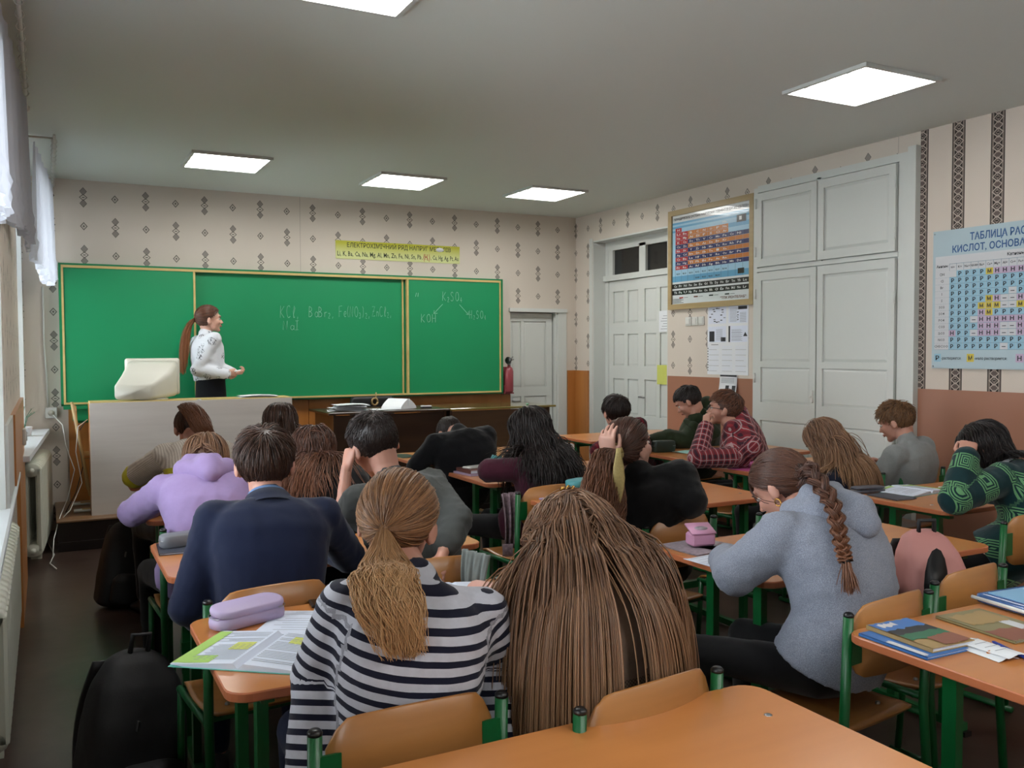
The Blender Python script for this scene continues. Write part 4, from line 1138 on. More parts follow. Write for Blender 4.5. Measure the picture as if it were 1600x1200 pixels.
        hme = np_mesh('hood', HV - np.array(base), HF, [M[top]], None, True)
        link('hood', hme, root, local=True)
    GV, GF = remesh(g, vox, 5, .5)
    # cloth coordinates
    best = np.full(len(GV), 9.0); cu = np.zeros((len(GV), 3))
    arcs = np.concatenate([[0], np.cumsum([np.linalg.norm(sp[i+1]-sp[i]) for i in range(12)])])
    for i in range(12):
        dist, t, q = seg_near(GV, sp[i], sp[i+1]); dist = dist - .12; m_ = dist < best
        best[m_] = dist[m_]; cu[m_, 1] = (GV[m_]-Pv) @ ax; cu[m_, 0] = ((GV[m_]-q[m_]) @ rt); cu[m_, 2] = 0
    lat = (GV - N) @ r_
    for s, nm in ((-1, 'L'), (1, 'R')):
        for a, b_, off, R in ((shr[nm], el[nm], 0.0, .055), (el[nm], wrst[nm], np.linalg.norm(el[nm]-shr[nm]), .05)):
            dist, t, q = seg_near(GV, a, b_); dist = dist - R; m_ = (dist < best) & ((s*lat > sh_w - .012) | (off > 0)) & ((t > .02) | (off > 0))
            best[m_] = dist[m_]; ln = np.linalg.norm(b_-a); cu[m_, 1] = 1.0 - (off + ((GV[m_]-np.asarray(a)) @ unit(np.asarray(b_)-np.asarray(a))))
            e1 = unit(np.cross(b_-a, up if abs(unit(b_-a)[2]) < .9 else fw)); e2 = np.cross(unit(b_-a), e1); w_ = GV[m_]-q[m_]
            cu[m_, 0] = w_ @ e1 + w_ @ e2; cu[m_, 2] = 1
    mask = np.full(len(GV), .6); 
    for nm in 'LR':
        d_, _, _ = seg_near(GV, shr[nm], el[nm]); mask = np.maximum(mask, np.clip(1.5-d_*9, 0, 1)); dE = np.linalg.norm(GV-el[nm], axis=1); mask = np.maximum(mask, 1.5*np.exp(-(dE/.09)**2)); dS = np.linalg.norm(GV-(shr[nm]-tg*.1), axis=1); mask = np.maximum(mask, 1.2*np.exp(-(dS/.10)**2))
    GV = wrinkle(GV, GF, wr*2.0, 30, seed+5, mask); GV = wrinkle(GV, GF, wr*.9, 75, seed+6, mask)
    mt = top if isinstance(top, list) else [top]
    me = np_mesh(topname, GV - np.array(base), GF, [M[x] for x in mt], None, True)
    at = me.attributes.new('cuv', 'FLOAT_VECTOR', 'POINT'); at.data.foreach_set('vector', cu.astype(np.float32).ravel())
    go = link(topname, me, root, local=True)
    # bare forearm already part of the body
    if collar:
        kind, mat_, rr, hh = collar
        b = MB(); rings = []
        bk = unit(np.cross(tg, r_)); bk = bk if bk @ back > 0 else -bk
        axn = unit(neck_hi - N)
        for hh_, w_ in ((-.03, rr*1.25), (-.005, rr*1.05), (hh, rr), (hh+.003, rr-.005), (hh-.01, rr-.009), (-.02, rr-.006)):
            rings.append([N + axn*(hh_ + (.012 if kind == 'shirt' else 0)*0) + r_*w_*math.cos(a) + np.cross(r_, axn)*w_*.92*math.sin(a) for a in [2*math.pi*k/28 for k in range(28)]])
        b.loft(rings, 0, False); b.build('collar', mat_, root)
        if mat_ == 'shirt_blue':
            b = MB(); rings = [[N + axn*h2 + r_*w_*math.cos(a) + np.cross(r_, axn)*w_*.95*math.sin(a) for a in [2*math.pi*k/28 for k in range(28)]] for h2, w_ in ((-.045, .105), (-.01, .086), (.018, .074), (.020, .070), (.0, .072), (-.03, .085))]
            b.loft(rings, 0, False); b.build('blazer_collar', top, root)
    # ---------------- trousers or skirt, shoes
    if legs:
        t_ = [p_ell(Pv, np.array([.170, .125, .105]), TB, 20, 12)]
        if skirt:
            rings = []
            for z, w_, d_ in ((.225, .150, .118), (.14, .156, .120), (.04, .155, .130), (-.05, .170, .142), (-.2, .170, .135), (-.45, .165, .14)):
                rings.append([Pv + up*z + rt*w_*math.cos(a) + fw*d_*math.sin(a) for a in [2*math.pi*k/24 for k in range(24)]])
            t_ = [p_loft(rings)]
        for hip, knee, ank, ft in legp:
            if skirt: continue
            t_.append(p_cone(hip, knee, .088, .064)); t_.append(p_cone(knee, ank + up*.03, .062, .047))
        TV, TF = remesh(t_, .016, 3, .5)
        TV = wrinkle(TV, TF, .005, 22, seed+9)
        link('skirt' if skirt else 'trousers', np_mesh('trousers', TV - np.array(base), TF, [M[trousers]], None, True), root, local=True)
        for hip, knee, ank, ft in legp:
            b = MB(); rings = []
            bz = ank[2]-.085 if not stand else seat
            fz = bz if stand else max(bz, 0)
            for y, w_, h_ in ((-.065, .020, .05), (-.05, .034, .085), (0, .037, .095), (.06, .042, .07), (.11, .047, .052), (.16, .040, .040), (.185, .018, .025)):
                c = np.array([ank[0], ank[1], fz]) + fw*y
                rings.append([c + rt*w_*math.cos(a) + up*(h_/2 + h_/2*math.sin(a)) for a in [2*math.pi*k/14 for k in range(14)]])
            b.loft(rings, 0); b.build('shoe', shoe, root)
    caps = [(sp[i], sp[i+2], .105+loose, .105+loose) for i in range(0, 10, 2)] + [(N - tg*.07 + r_*.10, N - tg*.07 - r_*.10, .066+loose, .066+loose)]
    if hood is not None: hbk = unit(np.cross(tg, r_)); hbk = hbk if hbk @ back > 0 else -hbk; caps += [(N + hbk*(.07+loose) + tg*.01, N + hbk*(.10+loose) - tg*.13, .05*hood, .06*hood)]
    caps += [(sp[i]+s*r_*.06, sp[i+2]+s*r_*.06, .10+loose, .10+loose) for i in range(2, 10, 2) for s in (-1, 1)]
    for nm in 'LR': caps.append((shr[nm], el[nm], .050+loose, .045+loose))
    caps.append((neck_hi, N, .056, .06))
    info = dict(root=root, H=H, HB=HB, hs=hs, N=N, tg=tg, r=r_, caps=caps, rng=rng, fw=fw, up=up, L=L, back=back, wrist=wrst, elbow=el, sho=shr, base=np.array(base))
    if hair: make_hair(info, hair[0], hair[1], hair[2], **hair[3])
    return info

def make_hair(I, style, mat, n=900, **k): 
    rng, H, HB, hs = I['rng'], I['H'], I['HB'], I['hs']; W = lambda loc: H + (loc*hs) @ HB.T
    rad = k.get('rad', .0022); K = k.get('K', 10); ln = k.get('len', .07)
    st = 'short' if style in ('short', 'curly', 'buzz') else 'long'
    allV, allF, allS, allA = [], [], [], []; nv = 0
    def put(V, F, s, a):
        nonlocal nv
        allV.append(V); allF.append(F+nv); allS.append(s); allA.append(a); nv += len(V)
    # scalp cap
    P, F = cap_mesh(hs, st, k.get('cap', 1.0)); put(W(P), F, np.full(len(P), .25), np.full(len(P), 0.0))
    q = scalp_roots(n, rng, st); clump = rng.integers(0, max(n//9, 1), n); csh = rng.uniform(0, 1, n)[clump]*.55 + rng.uniform(0, 1, n)*.45
    if style in ('short', 'curly', 'buzz'):
        crown = unit(np.array(k.get('crown', (.01, -.55, .8)))); 
        tang = q - crown*(q @ crown)[:, None]; tang = tang - q*np.sum(tang*q, axis=1, keepdims=True); tang /= np.maximum(np.linalg.norm(tang, axis=1, keepdims=True), 1e-6)
        tang = tang + np.array(k.get('comb', (0, .15, 0))) + rng.normal(size=q.shape)*k.get('mess', .28)
        lens = np.full(n, ln); top_ = q[:, 2]; 
        if 'side' in k: lens = np.interp(top_, [-.3, .35, .7], [k['side'], k['side'], ln])
        lens = lens*rng.uniform(.8, 1.15, n); lift = k.get('lift', .09)*rng.uniform(.3, 1.0, n)*np.interp(top_, [-.5, .25, .6], [.15, .4, 1.2])
        if 'side' in k: lift = lift*np.interp(top_, [.1, .6], [.25, 1.0])
        P0 = W(SK_C + q*SK_R*1.0); D0 = (tang*SK_R/.09 + q*k.get('raise_', .45)) @ HB.T; D0 /= np.linalg.norm(D0, axis=1, keepdims=True)
        S = simulate(P0, D0, K, lens/(K-1), k.get('grav', .12), 1.0, H, HB, hs, [], lift, rng, k.get('curl', 0), k.get('curlf', 60), True, 1, -1)
    elif style == 'long':
        part = k.get('part', 0.0)
        side = np.where(q[:, 0] + part > 0, 1.0, -1.0)
        D0 = np.stack([side*np.where(q[:, 1] > .3, .9, .55), np.where(q[:, 1] > .3, -.45, -.75), .0*q[:, 0]], axis=1) + rng.normal(size=(n, 3))*.07; D0 = D0 - q*np.sum(D0*q, axis=1, keepdims=True)
        backm = q[:, 1] < -.3; D0[backm] = D0[backm]*.3 + np.array([0, -.6, -.6])
        D0 = D0 @ HB.T; D0 /= np.maximum(np.linalg.norm(D0, axis=1, keepdims=True), 1e-6)
        lens = ln*rng.uniform(.86, 1.05, n) ; 
        P0 = W(SK_C + q*SK_R)
        if 'cone' in k: extra = [(H - HB[:, 1]*.02, I['N'] - I['tg']*.16, .095*k['cone'], .175*k['cone'])] + [(H - HB[:, 2]*.02, I['sho'][q_] - I['tg']*.06, .09*k['cone'], .075*k['cone']) for q_ in 'LR']
        else: extra = []
        S = simulate(P0, D0, K, lens/(K-1), k.get('grav', .22), k.get('stiff', .62), H, HB, hs, I['caps'] + extra, k.get('lift', .10)*rng.uniform(.1, 1.0, n), rng, k.get('curl', 0), k.get('curlf', 25), False, 1, -.02, None, k.get('boff', .03))
        if 'wind' in k: pass
    else:   # tied styles: hug the skull to the tie point
        tie = np.array(k['tie'], float); tq = (tie - SK_C)/SK_R; tq /= np.linalg.norm(tq)
        Kh = 9; t = np.linspace(0, 1, Kh); dot = np.clip(q @ tq, -1, 1); om = np.arccos(dot); so = np.maximum(np.sin(om), 1e-4)
        a = np.sin((1-t)[None]*om[:, None])/so[:, None]; b_ = np.sin(t[None]*om[:, None])/so[:, None]
        path = a[:, :, None]*q[:, None, :] + b_[:, :, None]*tq[None, None, :]
        loose_ = rng.uniform(.012, k.get('puff', .06), n); pl = 1.01 + loose_[:, None]*np.sin(np.pi*np.clip(t, 0, 1))[None]**.7
        path = SK_C + path*SK_R*pl[:, :, None]
        if 'out' in k: path[:, -1] = path[:, -1]*1.0 + (tie - path[:, -1])*1.0 + rng.normal(size=(n, 3))*.005; path[:, -2] = path[:, -2]*.6 + tie*.4
        Wp = np.einsum('nkj,ij->nki', path*hs, HB) + H
        if 'tail' in k:
            pts = [np.asarray(p, float) for p in k['tail']]
            for i_ in range(1, len(pts)):
                for _ in range(3):
                    for a_2, b2_, ra_, rb_ in I['caps']:
                        dist, t_, c_ = seg_near(pts[i_][None], a_2, b2_); Rr = ra_ + k['tw'][i_]*.55
                        if dist[0] < Rr: pts[i_] = c_[0] + (pts[i_]-c_[0])/max(dist[0], 1e-6)*Rr
            pts[0] = Wp[:, -1].mean(axis=0); PT = np.array(pts); m_ = len(PT); KT = K+6
            frac = rng.uniform(k.get('fmin', .6), 1.0, n); tt = np.linspace(0, 1, KT)[None]*frac[:, None]*(m_-1)
            i0 = np.clip(tt.astype(int), 0, m_-2); fr = tt - i0; g_ = lambda j: PT[np.clip(j, 0, m_-1)]
            p0, p1, p2, p3 = g_(i0-1), g_(i0), g_(i0+1), g_(i0+2); f = fr[..., None]
            C = .5*((2*p1) + (-p0+p2)*f + (2*p0-5*p1+4*p2-p3)*f*f + (-p0+3*p1-3*p2+p3)*f**3)
            wd = np.interp(tt, np.arange(m_), k['tw']); view = unit(PT[m_//2]-np.array([0, 0, 1.5])); Tt = unit(PT[-1]-PT[0]); X_ = unit(np.cross(Tt, I['back'])); Y_ = np.cross(X_, Tt)
            ra2 = np.sqrt(rng.uniform(0, 1, n)); an = rng.uniform(0, 6.28, n); ph_ = rng.uniform(0, 6.28, n)[rng.integers(0, n, n)]; cl = rng.integers(0, 26, n); cph = rng.uniform(0, 6.28, 26)[cl]
            wob = k.get('wave', .3)*np.sin(tt*k.get('wf', 3.2) + cph[:, None])*np.clip(tt, 0, 1)
            off = ((ra2*np.cos(an))[:, None] + wob)*wd; off2 = (ra2*np.sin(an))[:, None]*wd*.5 + .25*wob*wd
            S2 = C + off[..., None]*X_ + off2[..., None]*Y_
            S = np.concatenate([Wp[:, :-1], S2], axis=1)
        elif style == 'pony':
            d0 = unit(HB @ np.array(k.get('dir', (0, -1, .1)), float)); 
            sprd = rng.normal(size=(n, 3))*k.get('spread', .22); D0 = d0 + sprd; D0 /= np.linalg.norm(D0, axis=1, keepdims=True)
            lens = ln*rng.uniform(.62, 1.05, n)
            S2 = simulate(Wp[:, -1].copy(), D0, K, lens/(K-1), k.get('grav', .35), .8, H, HB, hs, I['caps'], k.get('lift', .10)*rng.uniform(.2, 1.0, n), rng, k.get('curl', 0), k.get('curlf', 25))
            S = np.concatenate([Wp, S2[:, 1:]], axis=1)
        else: S = Wp
    V, F, s, a = strand_mesh(S, rad, rng, k.get('taper', .35), csh); put(V, F, s, a)
    if style == 'braid':
        pts = [np.asarray(p, float) for p in k['path']]
        for i_ in range(len(pts)):
            if i_ == 0: continue
            for _ in range(3):
                for a, b2_, ra_, rb_ in I['caps']:
                    dist, t_, c_ = seg_near(pts[i_][None], a, b2_); Rr = ra_ + .045
                    if dist[0] < Rr: pts[i_] = c_[0] + (pts[i_]-c_[0])/max(dist[0], 1e-6)*Rr
        m_ = 60; ts = np.linspace(0, len(pts)-1.001, m_)
        def at_(x):
            i = int(x); f = x-i; p0 = pts[max(i-1, 0)]; p1 = pts[i]; p2 = pts[min(i+1, len(pts)-1)]; p3 = pts[min(i+2, len(pts)-1)]
            return .5*((2*p1) + (-p0+p2)*f + (2*p0-5*p1+4*p2-p3)*f*f + (-p0+3*p1-3*p2+p3)*f**3)
        C = np.array([at_(x) for x in ts]); T = np.gradient(C, axis=0); T /= np.linalg.norm(T, axis=1, keepdims=True)
        nrm = np.array(k['nrm'], float); X = np.cross(T, nrm); X /= np.linalg.norm(X, axis=1, keepdims=True); Y_ = np.cross(X, T)
        wv = np.interp(np.linspace(0, 1, m_), [0, .3, 1], [.028, .022, .014])*k.get('bw', 1.0); ph = np.linspace(0, k.get('turns', 5.5)*2*math.pi, m_)
        for j in range(3):
            p_ = ph + j*2.094; cen = C + X*(wv*np.sin(p_))[:, None] + Y_*(wv*.55*np.sin(2*p_))[:, None]
            nb = 60; r_ = np.sqrt(rng.uniform(0, 1, nb))*1.0; aa = rng.uniform(0, 6.28, nb)
            off = (np.cos(aa)*r_)[:, None, None]*X[None] + (np.sin(aa)*r_)[:, None, None]*Y_[None]
            Sb = cen[None] + off*(wv*.62)[None, :, None]
            V, F, s, a = strand_mesh(Sb, .0022, rng, 1.0, rng.uniform(0, 1, nb)); put(V, F, s, a)
        nt_ = 260; end = C[-1]; d0 = T[-1] + rng.normal(size=(nt_, 3))*.16; d0 /= np.linalg.norm(d0, axis=1, keepdims=True)
        S3 = simulate(end + rng.normal(size=(nt_, 3))*.004, d0, 8, .085*rng.uniform(.7, 1.1, nt_)/7, .10, 1.0, H, HB, hs, [], .05, rng)
        V, F, s, a = strand_mesh(S3, .002, rng, .4, rng.uniform(.5, 1, nt_)); put(V, F, s, np.full(len(V), .9))
        b = MB(); b.tube([C[-3], C[-2], C[-1], C[-1] + T[-1]*.006], [.011, .014, .014, .011], 10); I['tie'] = C[-1]
        b.build('hair_tie', 'black_plastic', I['root'])
    V = np.concatenate(allV) - I['base']; me = np_mesh('hair', V, [(4, np.concatenate(allF))], [M[mat]], None, True)
    for nm, arr in (('shade', allS), ('along', allA)):
        at = me.attributes.new(nm, 'FLOAT', 'POINT'); at.data.foreach_set('value', np.concatenate(arr).astype(np.float32))
    I['hair'] = link('hair', me, I['root'], local=True)

# ================================================================== FABRICS AND HAIR COLOURS
def cloth(name, col, kind='plain', c2='#000000', c3='#ffffff', rough=.85, fleck=.12, bscale=300):
    m, nt, b = new_mat(name); c = rgb(col); n1 = noise(nt, 60, 4); n2 = noise(nt, 420, 2)
    d = tuple(x*(1-fleck*2) for x in c[:3]) + (1,)
    base = mixc(nt, n1, d, c)
    u, v, w = attr(nt, 'cuv')
    if kind == 'heather': base = mixc(nt, (n2*3.0 - 1.1).mx(0.0).mn(1.0), rgb(c2), base)
    if kind == 'stripe':
        k = ((v/.0295).mod(1.0)).lt(.44); base = mixc(nt, k, base, rgb(c2))
    if kind == 'plaid':
        su, sv = (u/.052).mod(1.0), (v/.052).mod(1.0)
        a = su.lt(.34)*.5 + sv.lt(.34)*.5
        base = mixc(nt, a, base, rgb(c2))
        wl = ((su - .62).abs().lt(.05)).mx((sv - .62).abs().lt(.05)); base = mixc(nt, wl*.8, base, rgb(c3))
    if kind == 'check':
        su, sv = (u/.045).mod(1.0), (v/.045).mod(1.0)
        base = mixc(nt, su.lt(.42)*.45 + sv.lt(.42)*.45, base, rgb(c2)); wl = ((su - .7).abs().lt(.06)).mx((sv - .7).abs().lt(.06)); base = mixc(nt, wl*.65, base, rgb(c3))
    if kind == 'rib':
        rb = (u*520.0).sin().gt(.1); base = mixc(nt, rb*.55, base, rgb(c2))
        y = v.gt(.20)*v.lt(.31)*w.lt(.5); base = mixc(nt, (y.mx(w.gt(.5)*v.gt(.64)*v.lt(.72))), base, rgb(c3))
    if kind == 'meander':
        band = (v/.16).mod(1.0); inb = band.lt(.55)
        su = ((u/.075).mod(1.0) - .5).abs(); sv = (((band/.55)) - .5).abs(); r = su.mx(sv)
        sq = ((r*7.0 + .2).mod(1.0)).lt(.5); base = mixc(nt, inb*sq, base, rgb(c2))
    if kind == 'doodle':
        vo = nt.nodes.new('ShaderNodeTexVoronoi'); vo.inputs['Scale'].default_value = 9.5
        oc = coords(nt, 'Object', False); nt.links.new(oc, vo.inputs['Vector'])
        dn = Nd(nt, vo.outputs['Distance']); nn = noise(nt, 55, 1)
        k = dn.lt(.36)*((nn - .5).abs().lt(.035)); base = mixc(nt, k, base, rgb(c2))
    if kind == 'houndstooth':
        k = ((u*700.0).sin()*(v*700.0).sin()).gt(0.0)*v.lt(.24); base = mixc(nt, k*.8, base, rgb(c2)) 
    nt.links.new(base, b.inputs['Base Color']); b.inputs['Roughness'].default_value = rough; b.inputs['Sheen Weight'].default_value = .12; b.inputs['Specular IOR Level'].default_value = .2
    bump(nt, b, noise(nt, bscale, 3), .25, .001)
    M[name] = m; return name
cloth('striped_jersey', '#c3c4cf', 'stripe', '#15172a'); cloth('knit_beige', '#b59c8a', 'houndstooth', '#5a4c44'); cloth('blazer_navy', '#121b36', fleck=.08)
cloth('hoodie_lilac', '#a18cbc', fleck=.05); cloth('rib_beige', '#d0c6ba', 'rib', '#8f837b', '#bdb52e'); cloth('cotton_black', '#101014'); cloth('shirt_charcoal', '#484b4a', fleck=.08)
cloth('jacket_black', '#0a0b10'); cloth('maroon', '#451a2b'); cloth('plaid_dark', '#701525', 'plaid', '#120a12', '#451020'); cloth('hood_green', '#28331f'); cloth('plaid_red', '#8e2f37', 'check', '#221c28', '#b9a9ab')
cloth('velvet_black', '#0b0b0d', rough=.95); cloth('hoodie_grey', '#9ba0ae', 'heather', '#6f7482'); cloth('navy_knit', '#111629'); cloth('knit_grey', '#8f9190', 'heather', '#777a7b'); cloth('meander_green', '#0d2f33', 'meander', '#5f8f63')
cloth('blouse_white', '#c9ccd2', 'doodle', '#15151c', fleck=.03); cloth('trouser_black', '#0d0d10'); cloth('trouser_navy', '#17203a'); cloth('skirt_black', '#0b0e17'); cloth('jeans', '#23304a')
M['shoe_dark'] = plain('shoe_dark', '#15151a', .45); M['shoe_white'] = plain('shoe_white', '#a8a8a8', .5); M['shirt_blue'] = plain('shirt_blue', '#6d8bb8', .7); M['gold'] = plain('gold', '#c79a4c', .25, 1)
M['hair_blonde'] = hair_mat('hair_dark_blonde', '#4a2e1c', '#a87a54', '#d0a474'); M['hair_light'] = hair_mat('hair_light_brown', '#4b3226', '#9f785c', '#9c7654'); M['hair_brown'] = hair_mat('hair_brown', '#1f1310', '#5a3d2f'); M['hair_dark'] = hair_mat('hair_dark', '#0f0a09', '#33221d')
M['hair_black'] = hair_mat('hair_black', '#0c0808', '#261a19'); M['hair_auburn'] = hair_mat('hair_auburn', '#2a1713', '#5e3d30', '#7a4d33'); M['hair_curly'] = hair_mat('hair_sandy', '#3a2415', '#8b6440'); M['hair_teacher'] = hair_mat('hair_teacher', '#3a2219', '#6b4634', '#a5673a')

# ================================================================== DESKS AND CHAIRS
def rounded(x0, x1, y0, y1, r, n=5):
    p = []
    for cx, cy, a in ((x1-r, y0+r, -90), (x1-r, y1-r, 0), (x0+r, y1-r, 90), (x0+r, y0+r, 180)):
        p += [(cx+r*math.cos(math.radians(a+90*i/n)), cy+r*math.sin(math.radians(a+90*i/n))) for i in range(n+1)]
    return p
DW, DD, DZ = 1.20, .65, .76
def make_desk():
    o = bpy.data.objects.new('school_desk', None); COL.objects.link(o)
    b = MB(); r = .055; t = .024
    P0 = rounded(-DW/2, DW/2, -DD/2, DD/2, r); P1 = rounded(-DW/2+.003, DW/2-.003, -DD/2+.003, DD/2-.003, r)
    n = len(P0)
    v = [(x, y, DZ-t) for x, y in P1] + [(x, y, DZ-t+.003) for x, y in P0] + [(x, y, DZ-.003) for x, y in P0] + [(x, y, DZ) for x, y in P1]
    f = [(k*n+i, k*n+(i+1) % n, (k+1)*n+(i+1) % n, (k+1)*n+i) for k in range(3) for i in range(n)]
    b.add(v, f, 1); b.add(v, [tuple(reversed(range(n)))], 1); b.add(v, [tuple(range(3*n, 4*n))], 0)
    top = b.build('desk_top', ['desk_top', 'desk_edge'], o, local=True)
    for x, y in ((-.5, -.16), (-.5, .16), (.5, -.16), (.5, .16)):
        b = MB(); b.lathe([(0, DZ+.0025), (.006, DZ+.0022), (.009, DZ+.0005), (.009, DZ-.002)], (x, y, 0), 10); b.build('bolt', 'steel', top, local=True)
    for s in (-1, 1):
        x = s*.50
        for y in (-.19, .06):
            b = MB(); b.box(x-.014, x+.014, y-.02, y+.02, .05, DZ-t-.025); b.box(x-.018, x+.018, y-.024, y+.024, .30, .42); b.build('leg', 'green_metal', o, local=True)
        b = MB(); b.box(x-.016, x+.016, -.27, .27, DZ-t-.028, DZ-t); b.build('top_rail', 'green_metal', o, local=True)
        b = MB(); b.box(x-.016, x+.016, -.28, .28, .018, .05); b.build('foot_rail', 'green_metal', o, local=True)
        for y in (-.27, .27):
            b = MB(); b.box(x-.02, x+.02, y-.025, y+.025, 0, .02); b.build('foot', 'black_plastic', o, local=True)
    b = MB(); b.box(-.49, .49, -.205, -.175, .30, .335); b.build('stretcher', 'green_metal', o, local=True)
    b = MB(); b.box(-.49, .49, .045, .075, DZ-t-.06, DZ-t-.02); b.build('stretcher', 'green_metal', o, local=True)
    return o
def make_chair():
    """back toward -Y, seat forward; origin below the backrest"""
    o = bpy.data.objects.new('school_chair', None); COL.objects.link(o)
    # curved plywood backrest
    b = MB(); n = 18; hw = .180; front = []; 
    def outline(k):  # closed outline in (x, z)
        return k
    pts = []
    z0, z1 = .615, .815
    for i in range(n+1):
        u = -1 + 2*i/n; top = z1 + .018*(1-u*u) - .055*max(0, (abs(u)-.72)/.28)**2; bot = z0 + .045*max(0, (abs(u)-.78)/.22)**2
        y = -.004 - .035*(1-u*u)
        pts.append((u*hw, y, bot, top))
    rows = []
    for x, y, bo, to in pts:
        rows.append([(x, y-.005, bo), (x, y-.007, (bo+to)/2), (x, y-.005, to-.003), (x, y, to), (x, y+.005, to-.003), (x, y+.003, (bo+to)/2), (x, y+.005, bo)])
    b.loft(rows); b.build('backrest', 'ply', o, local=True)
    # seat
    b = MB(); rows = []
    for j in range(11):
        t = j/10; y = .02 + .38*t; w = .185 + .012*math.sin(math.pi*t); dz = -.012*math.sin(math.pi*min(t*1.25, 1)) - .028*max(0, (t-.8)/.2)**2
        if t < .06: w *= .93
        if t > .95: w *= .90
        rows.append([(w*u, y, .445 + dz + .006*u*u) for u in [-1, -.9, -.5, 0, .5, .9, 1]] + [(w*u, y, .435 + dz + .006*u*u) for u in [1, .9, .5, 0, -.5, -.9, -1]])
    b.loft(rows); seat = b.build('seat', 'ply', o, local=True)
    for x, y in ((-.12, .10), (.12, .10), (-.12, .32), (.12, .32)):
        b = MB(); b.lathe([(0, .447), (.006, .4465), (.008, .444), (.008, .436)], (x, y, 0), 8); b.build('rivet', 'steel', seat, local=True)
    for s in (-1, 1):
        x = s*.203
        b = MB(); b.tube([(x, -.012, .80), (x, .0, .45), (x, -.03, .03)], .0145, 12); b.build('back_post', 'green_metal', o, local=True)
        b = MB(); b.tube([(x, -.0122, .797), (x, -.0125, .803), (x, -.0125, .808)], [.0150, .0150, .010], 12); b.build('post_cap', 'black_plastic', o, local=True)
        b = MB(); b.box(min(x, x-s*.05), max(x, x-s*.05), -.022, -.016, .66, .755); b.build('bracket', 'green_metal', o, local=True)
        b = MB(); b.tube([(x, .34, .43), (x, .37, .03)], .0125, 10); b.build('front_leg', 'green_metal', o, local=True)
        b = MB(); b.tube([(x, 0, .425), (x, .36, .425)], .012, 10); b.build('side_rail', 'green_metal', o, local=True)
        b = MB(); b.tube([(x, -.06, .015), (x, .40, .015)], .0135, 10); b.build('foot_rail', 'green_metal', o, local=True)
    b = MB(); b.tube([(-.2, .33, .42), (.2, .33, .42)], .011, 8); b.build('cross_bar', 'green_metal', o, local=True)
    b = MB(); b.tube([(-.2, .06, .42), (.2, .06, .42)], .011, 8); b.build('cross_bar', 'green_metal', o, local=True)
    return o
desk0 = make_desk(); first_d = [True]
def desk(x0, yn, label, rz=0.0):
    loc = (x0+DW/2, yn+DD/2, 0)
    if first_d[0]: o = desk0; first_d[0] = False; o.location = loc; o.rotation_euler = (0, 0, rz); tag(o, label, 'desk', 'school desks in three rows')
    else: o = dup(desk0, loc, rz, label)
    return o
chair0 = make_chair(); first_c = [True]
def chair(x, y, label, rz=0.0, lift=0):
    if first_c[0]: o = chair0; first_c[0] = False; o.location = (x, y, lift); o.rotation_euler = (0, 0, rz); tag(o, label, 'chair', 'wooden school chairs with green frames')
    else: o = dup(chair0, (x, y, lift), rz, label)
    return o
desk(.25, .915, 'nearest empty wooden school desk in the bottom foreground')
desk(.35, 2.05, 'wooden desk in front of the striped girl, holding open books', .0)
desk(.36, 3.22, 'wooden desk in front of the boy in the navy blazer', 0)
desk(.40, 4.36, 'wooden desk in front of the girl in the lilac hoodie', 0)
desk(.42, 5.5, 'front left wooden desk before the girl in ribbed beige', 0)
desk(1.93, 1.07, 'wooden desk at the lower right holding landscape-covered books', .0)
desk(2.11, 2.20, 'wooden desk with the pink pencil box, in front of the grey hoodie girl', 0)
desk(2.22, 3.50, 'wooden desk in front of the black-clad girl with the gold hair scarf', 0)
desk(2.27, 4.62, 'wooden desk under the elbow of the girl in maroon', 0)
desk(2.26, 5.72, 'front middle wooden desk where the black-clad pupil lies slumped', 0)
desk(3.80, 2.76, 'wooden desk under the elbow of the girl in the green patterned sweater', 0)
desk(3.93, 4.00, 'wooden desk with the sequinned pencil case, in front of the long-haired navy girl', 0)
desk(4.00, 4.93, 'wooden desk under the elbow of the boy in red plaid with glasses', 0)
desk(4.10, 6.36, 'front right wooden desk of the boy in the green hood', 0)

chair(.65, 1.69, 'wooden chair whose backrest stands behind the striped girl', .0)
chair(1.155, 1.56, 'wooden chair behind the girl with very long hair', .12)
chair(.61, 2.745, 'wooden chair behind the boy in the navy blazer', .1)
chair(1.17, 2.83, 'wooden chair right of the striped girl, behind the charcoal shirt boy', 0)
chair(.62, 3.93, 'wooden chair behind the girl in the lilac hoodie', .05)
chair(1.16, 3.93, 'wooden chair behind the girl with wavy auburn hair', 0)
chair(.72, 5.06, 'wooden chair of the ribbed beige sweater girl at the front left desk')
chair(1.28, 5.06, 'wooden chair of the far girl with straight brown hair beside the grey panel')
chair(2.16, 1.765, 'wooden chair the grey hoodie girl sits on', .13)
chair(2.67, 1.87, 'wooden chair behind the pink backpack', .1)
chair(2.40, 3.03, 'wooden chair behind the pink pencil box, under the black-clad girl', .12)
chair(3.02, 3.02, 'empty wooden chair seen just behind the head of the grey hoodie girl', .1)
chair(2.35, 4.06, 'wooden chair behind the girl in maroon', .1)
chair(2.49, 5.31, 'wooden chair behind the slumped black-clad pupil', .1)
chair(3.78, 2.36, 'wooden chair at the right edge behind the green patterned sweater girl', .05)
chair(4.18, 3.62, 'wooden chair behind the long-haired girl in navy', .05)
chair(4.72, 3.62, 'wooden chair behind the curly-haired pupil in the grey sweater', .05)
chair(4.22, 4.50, 'wooden chair of the boy in red plaid with glasses', .05)
chair(4.32, 5.85, 'wooden chair of the dark-haired boy in dark red plaid', .05)
chair(4.95, 5.85, 'wooden chair of the boy in the green hood', .05)

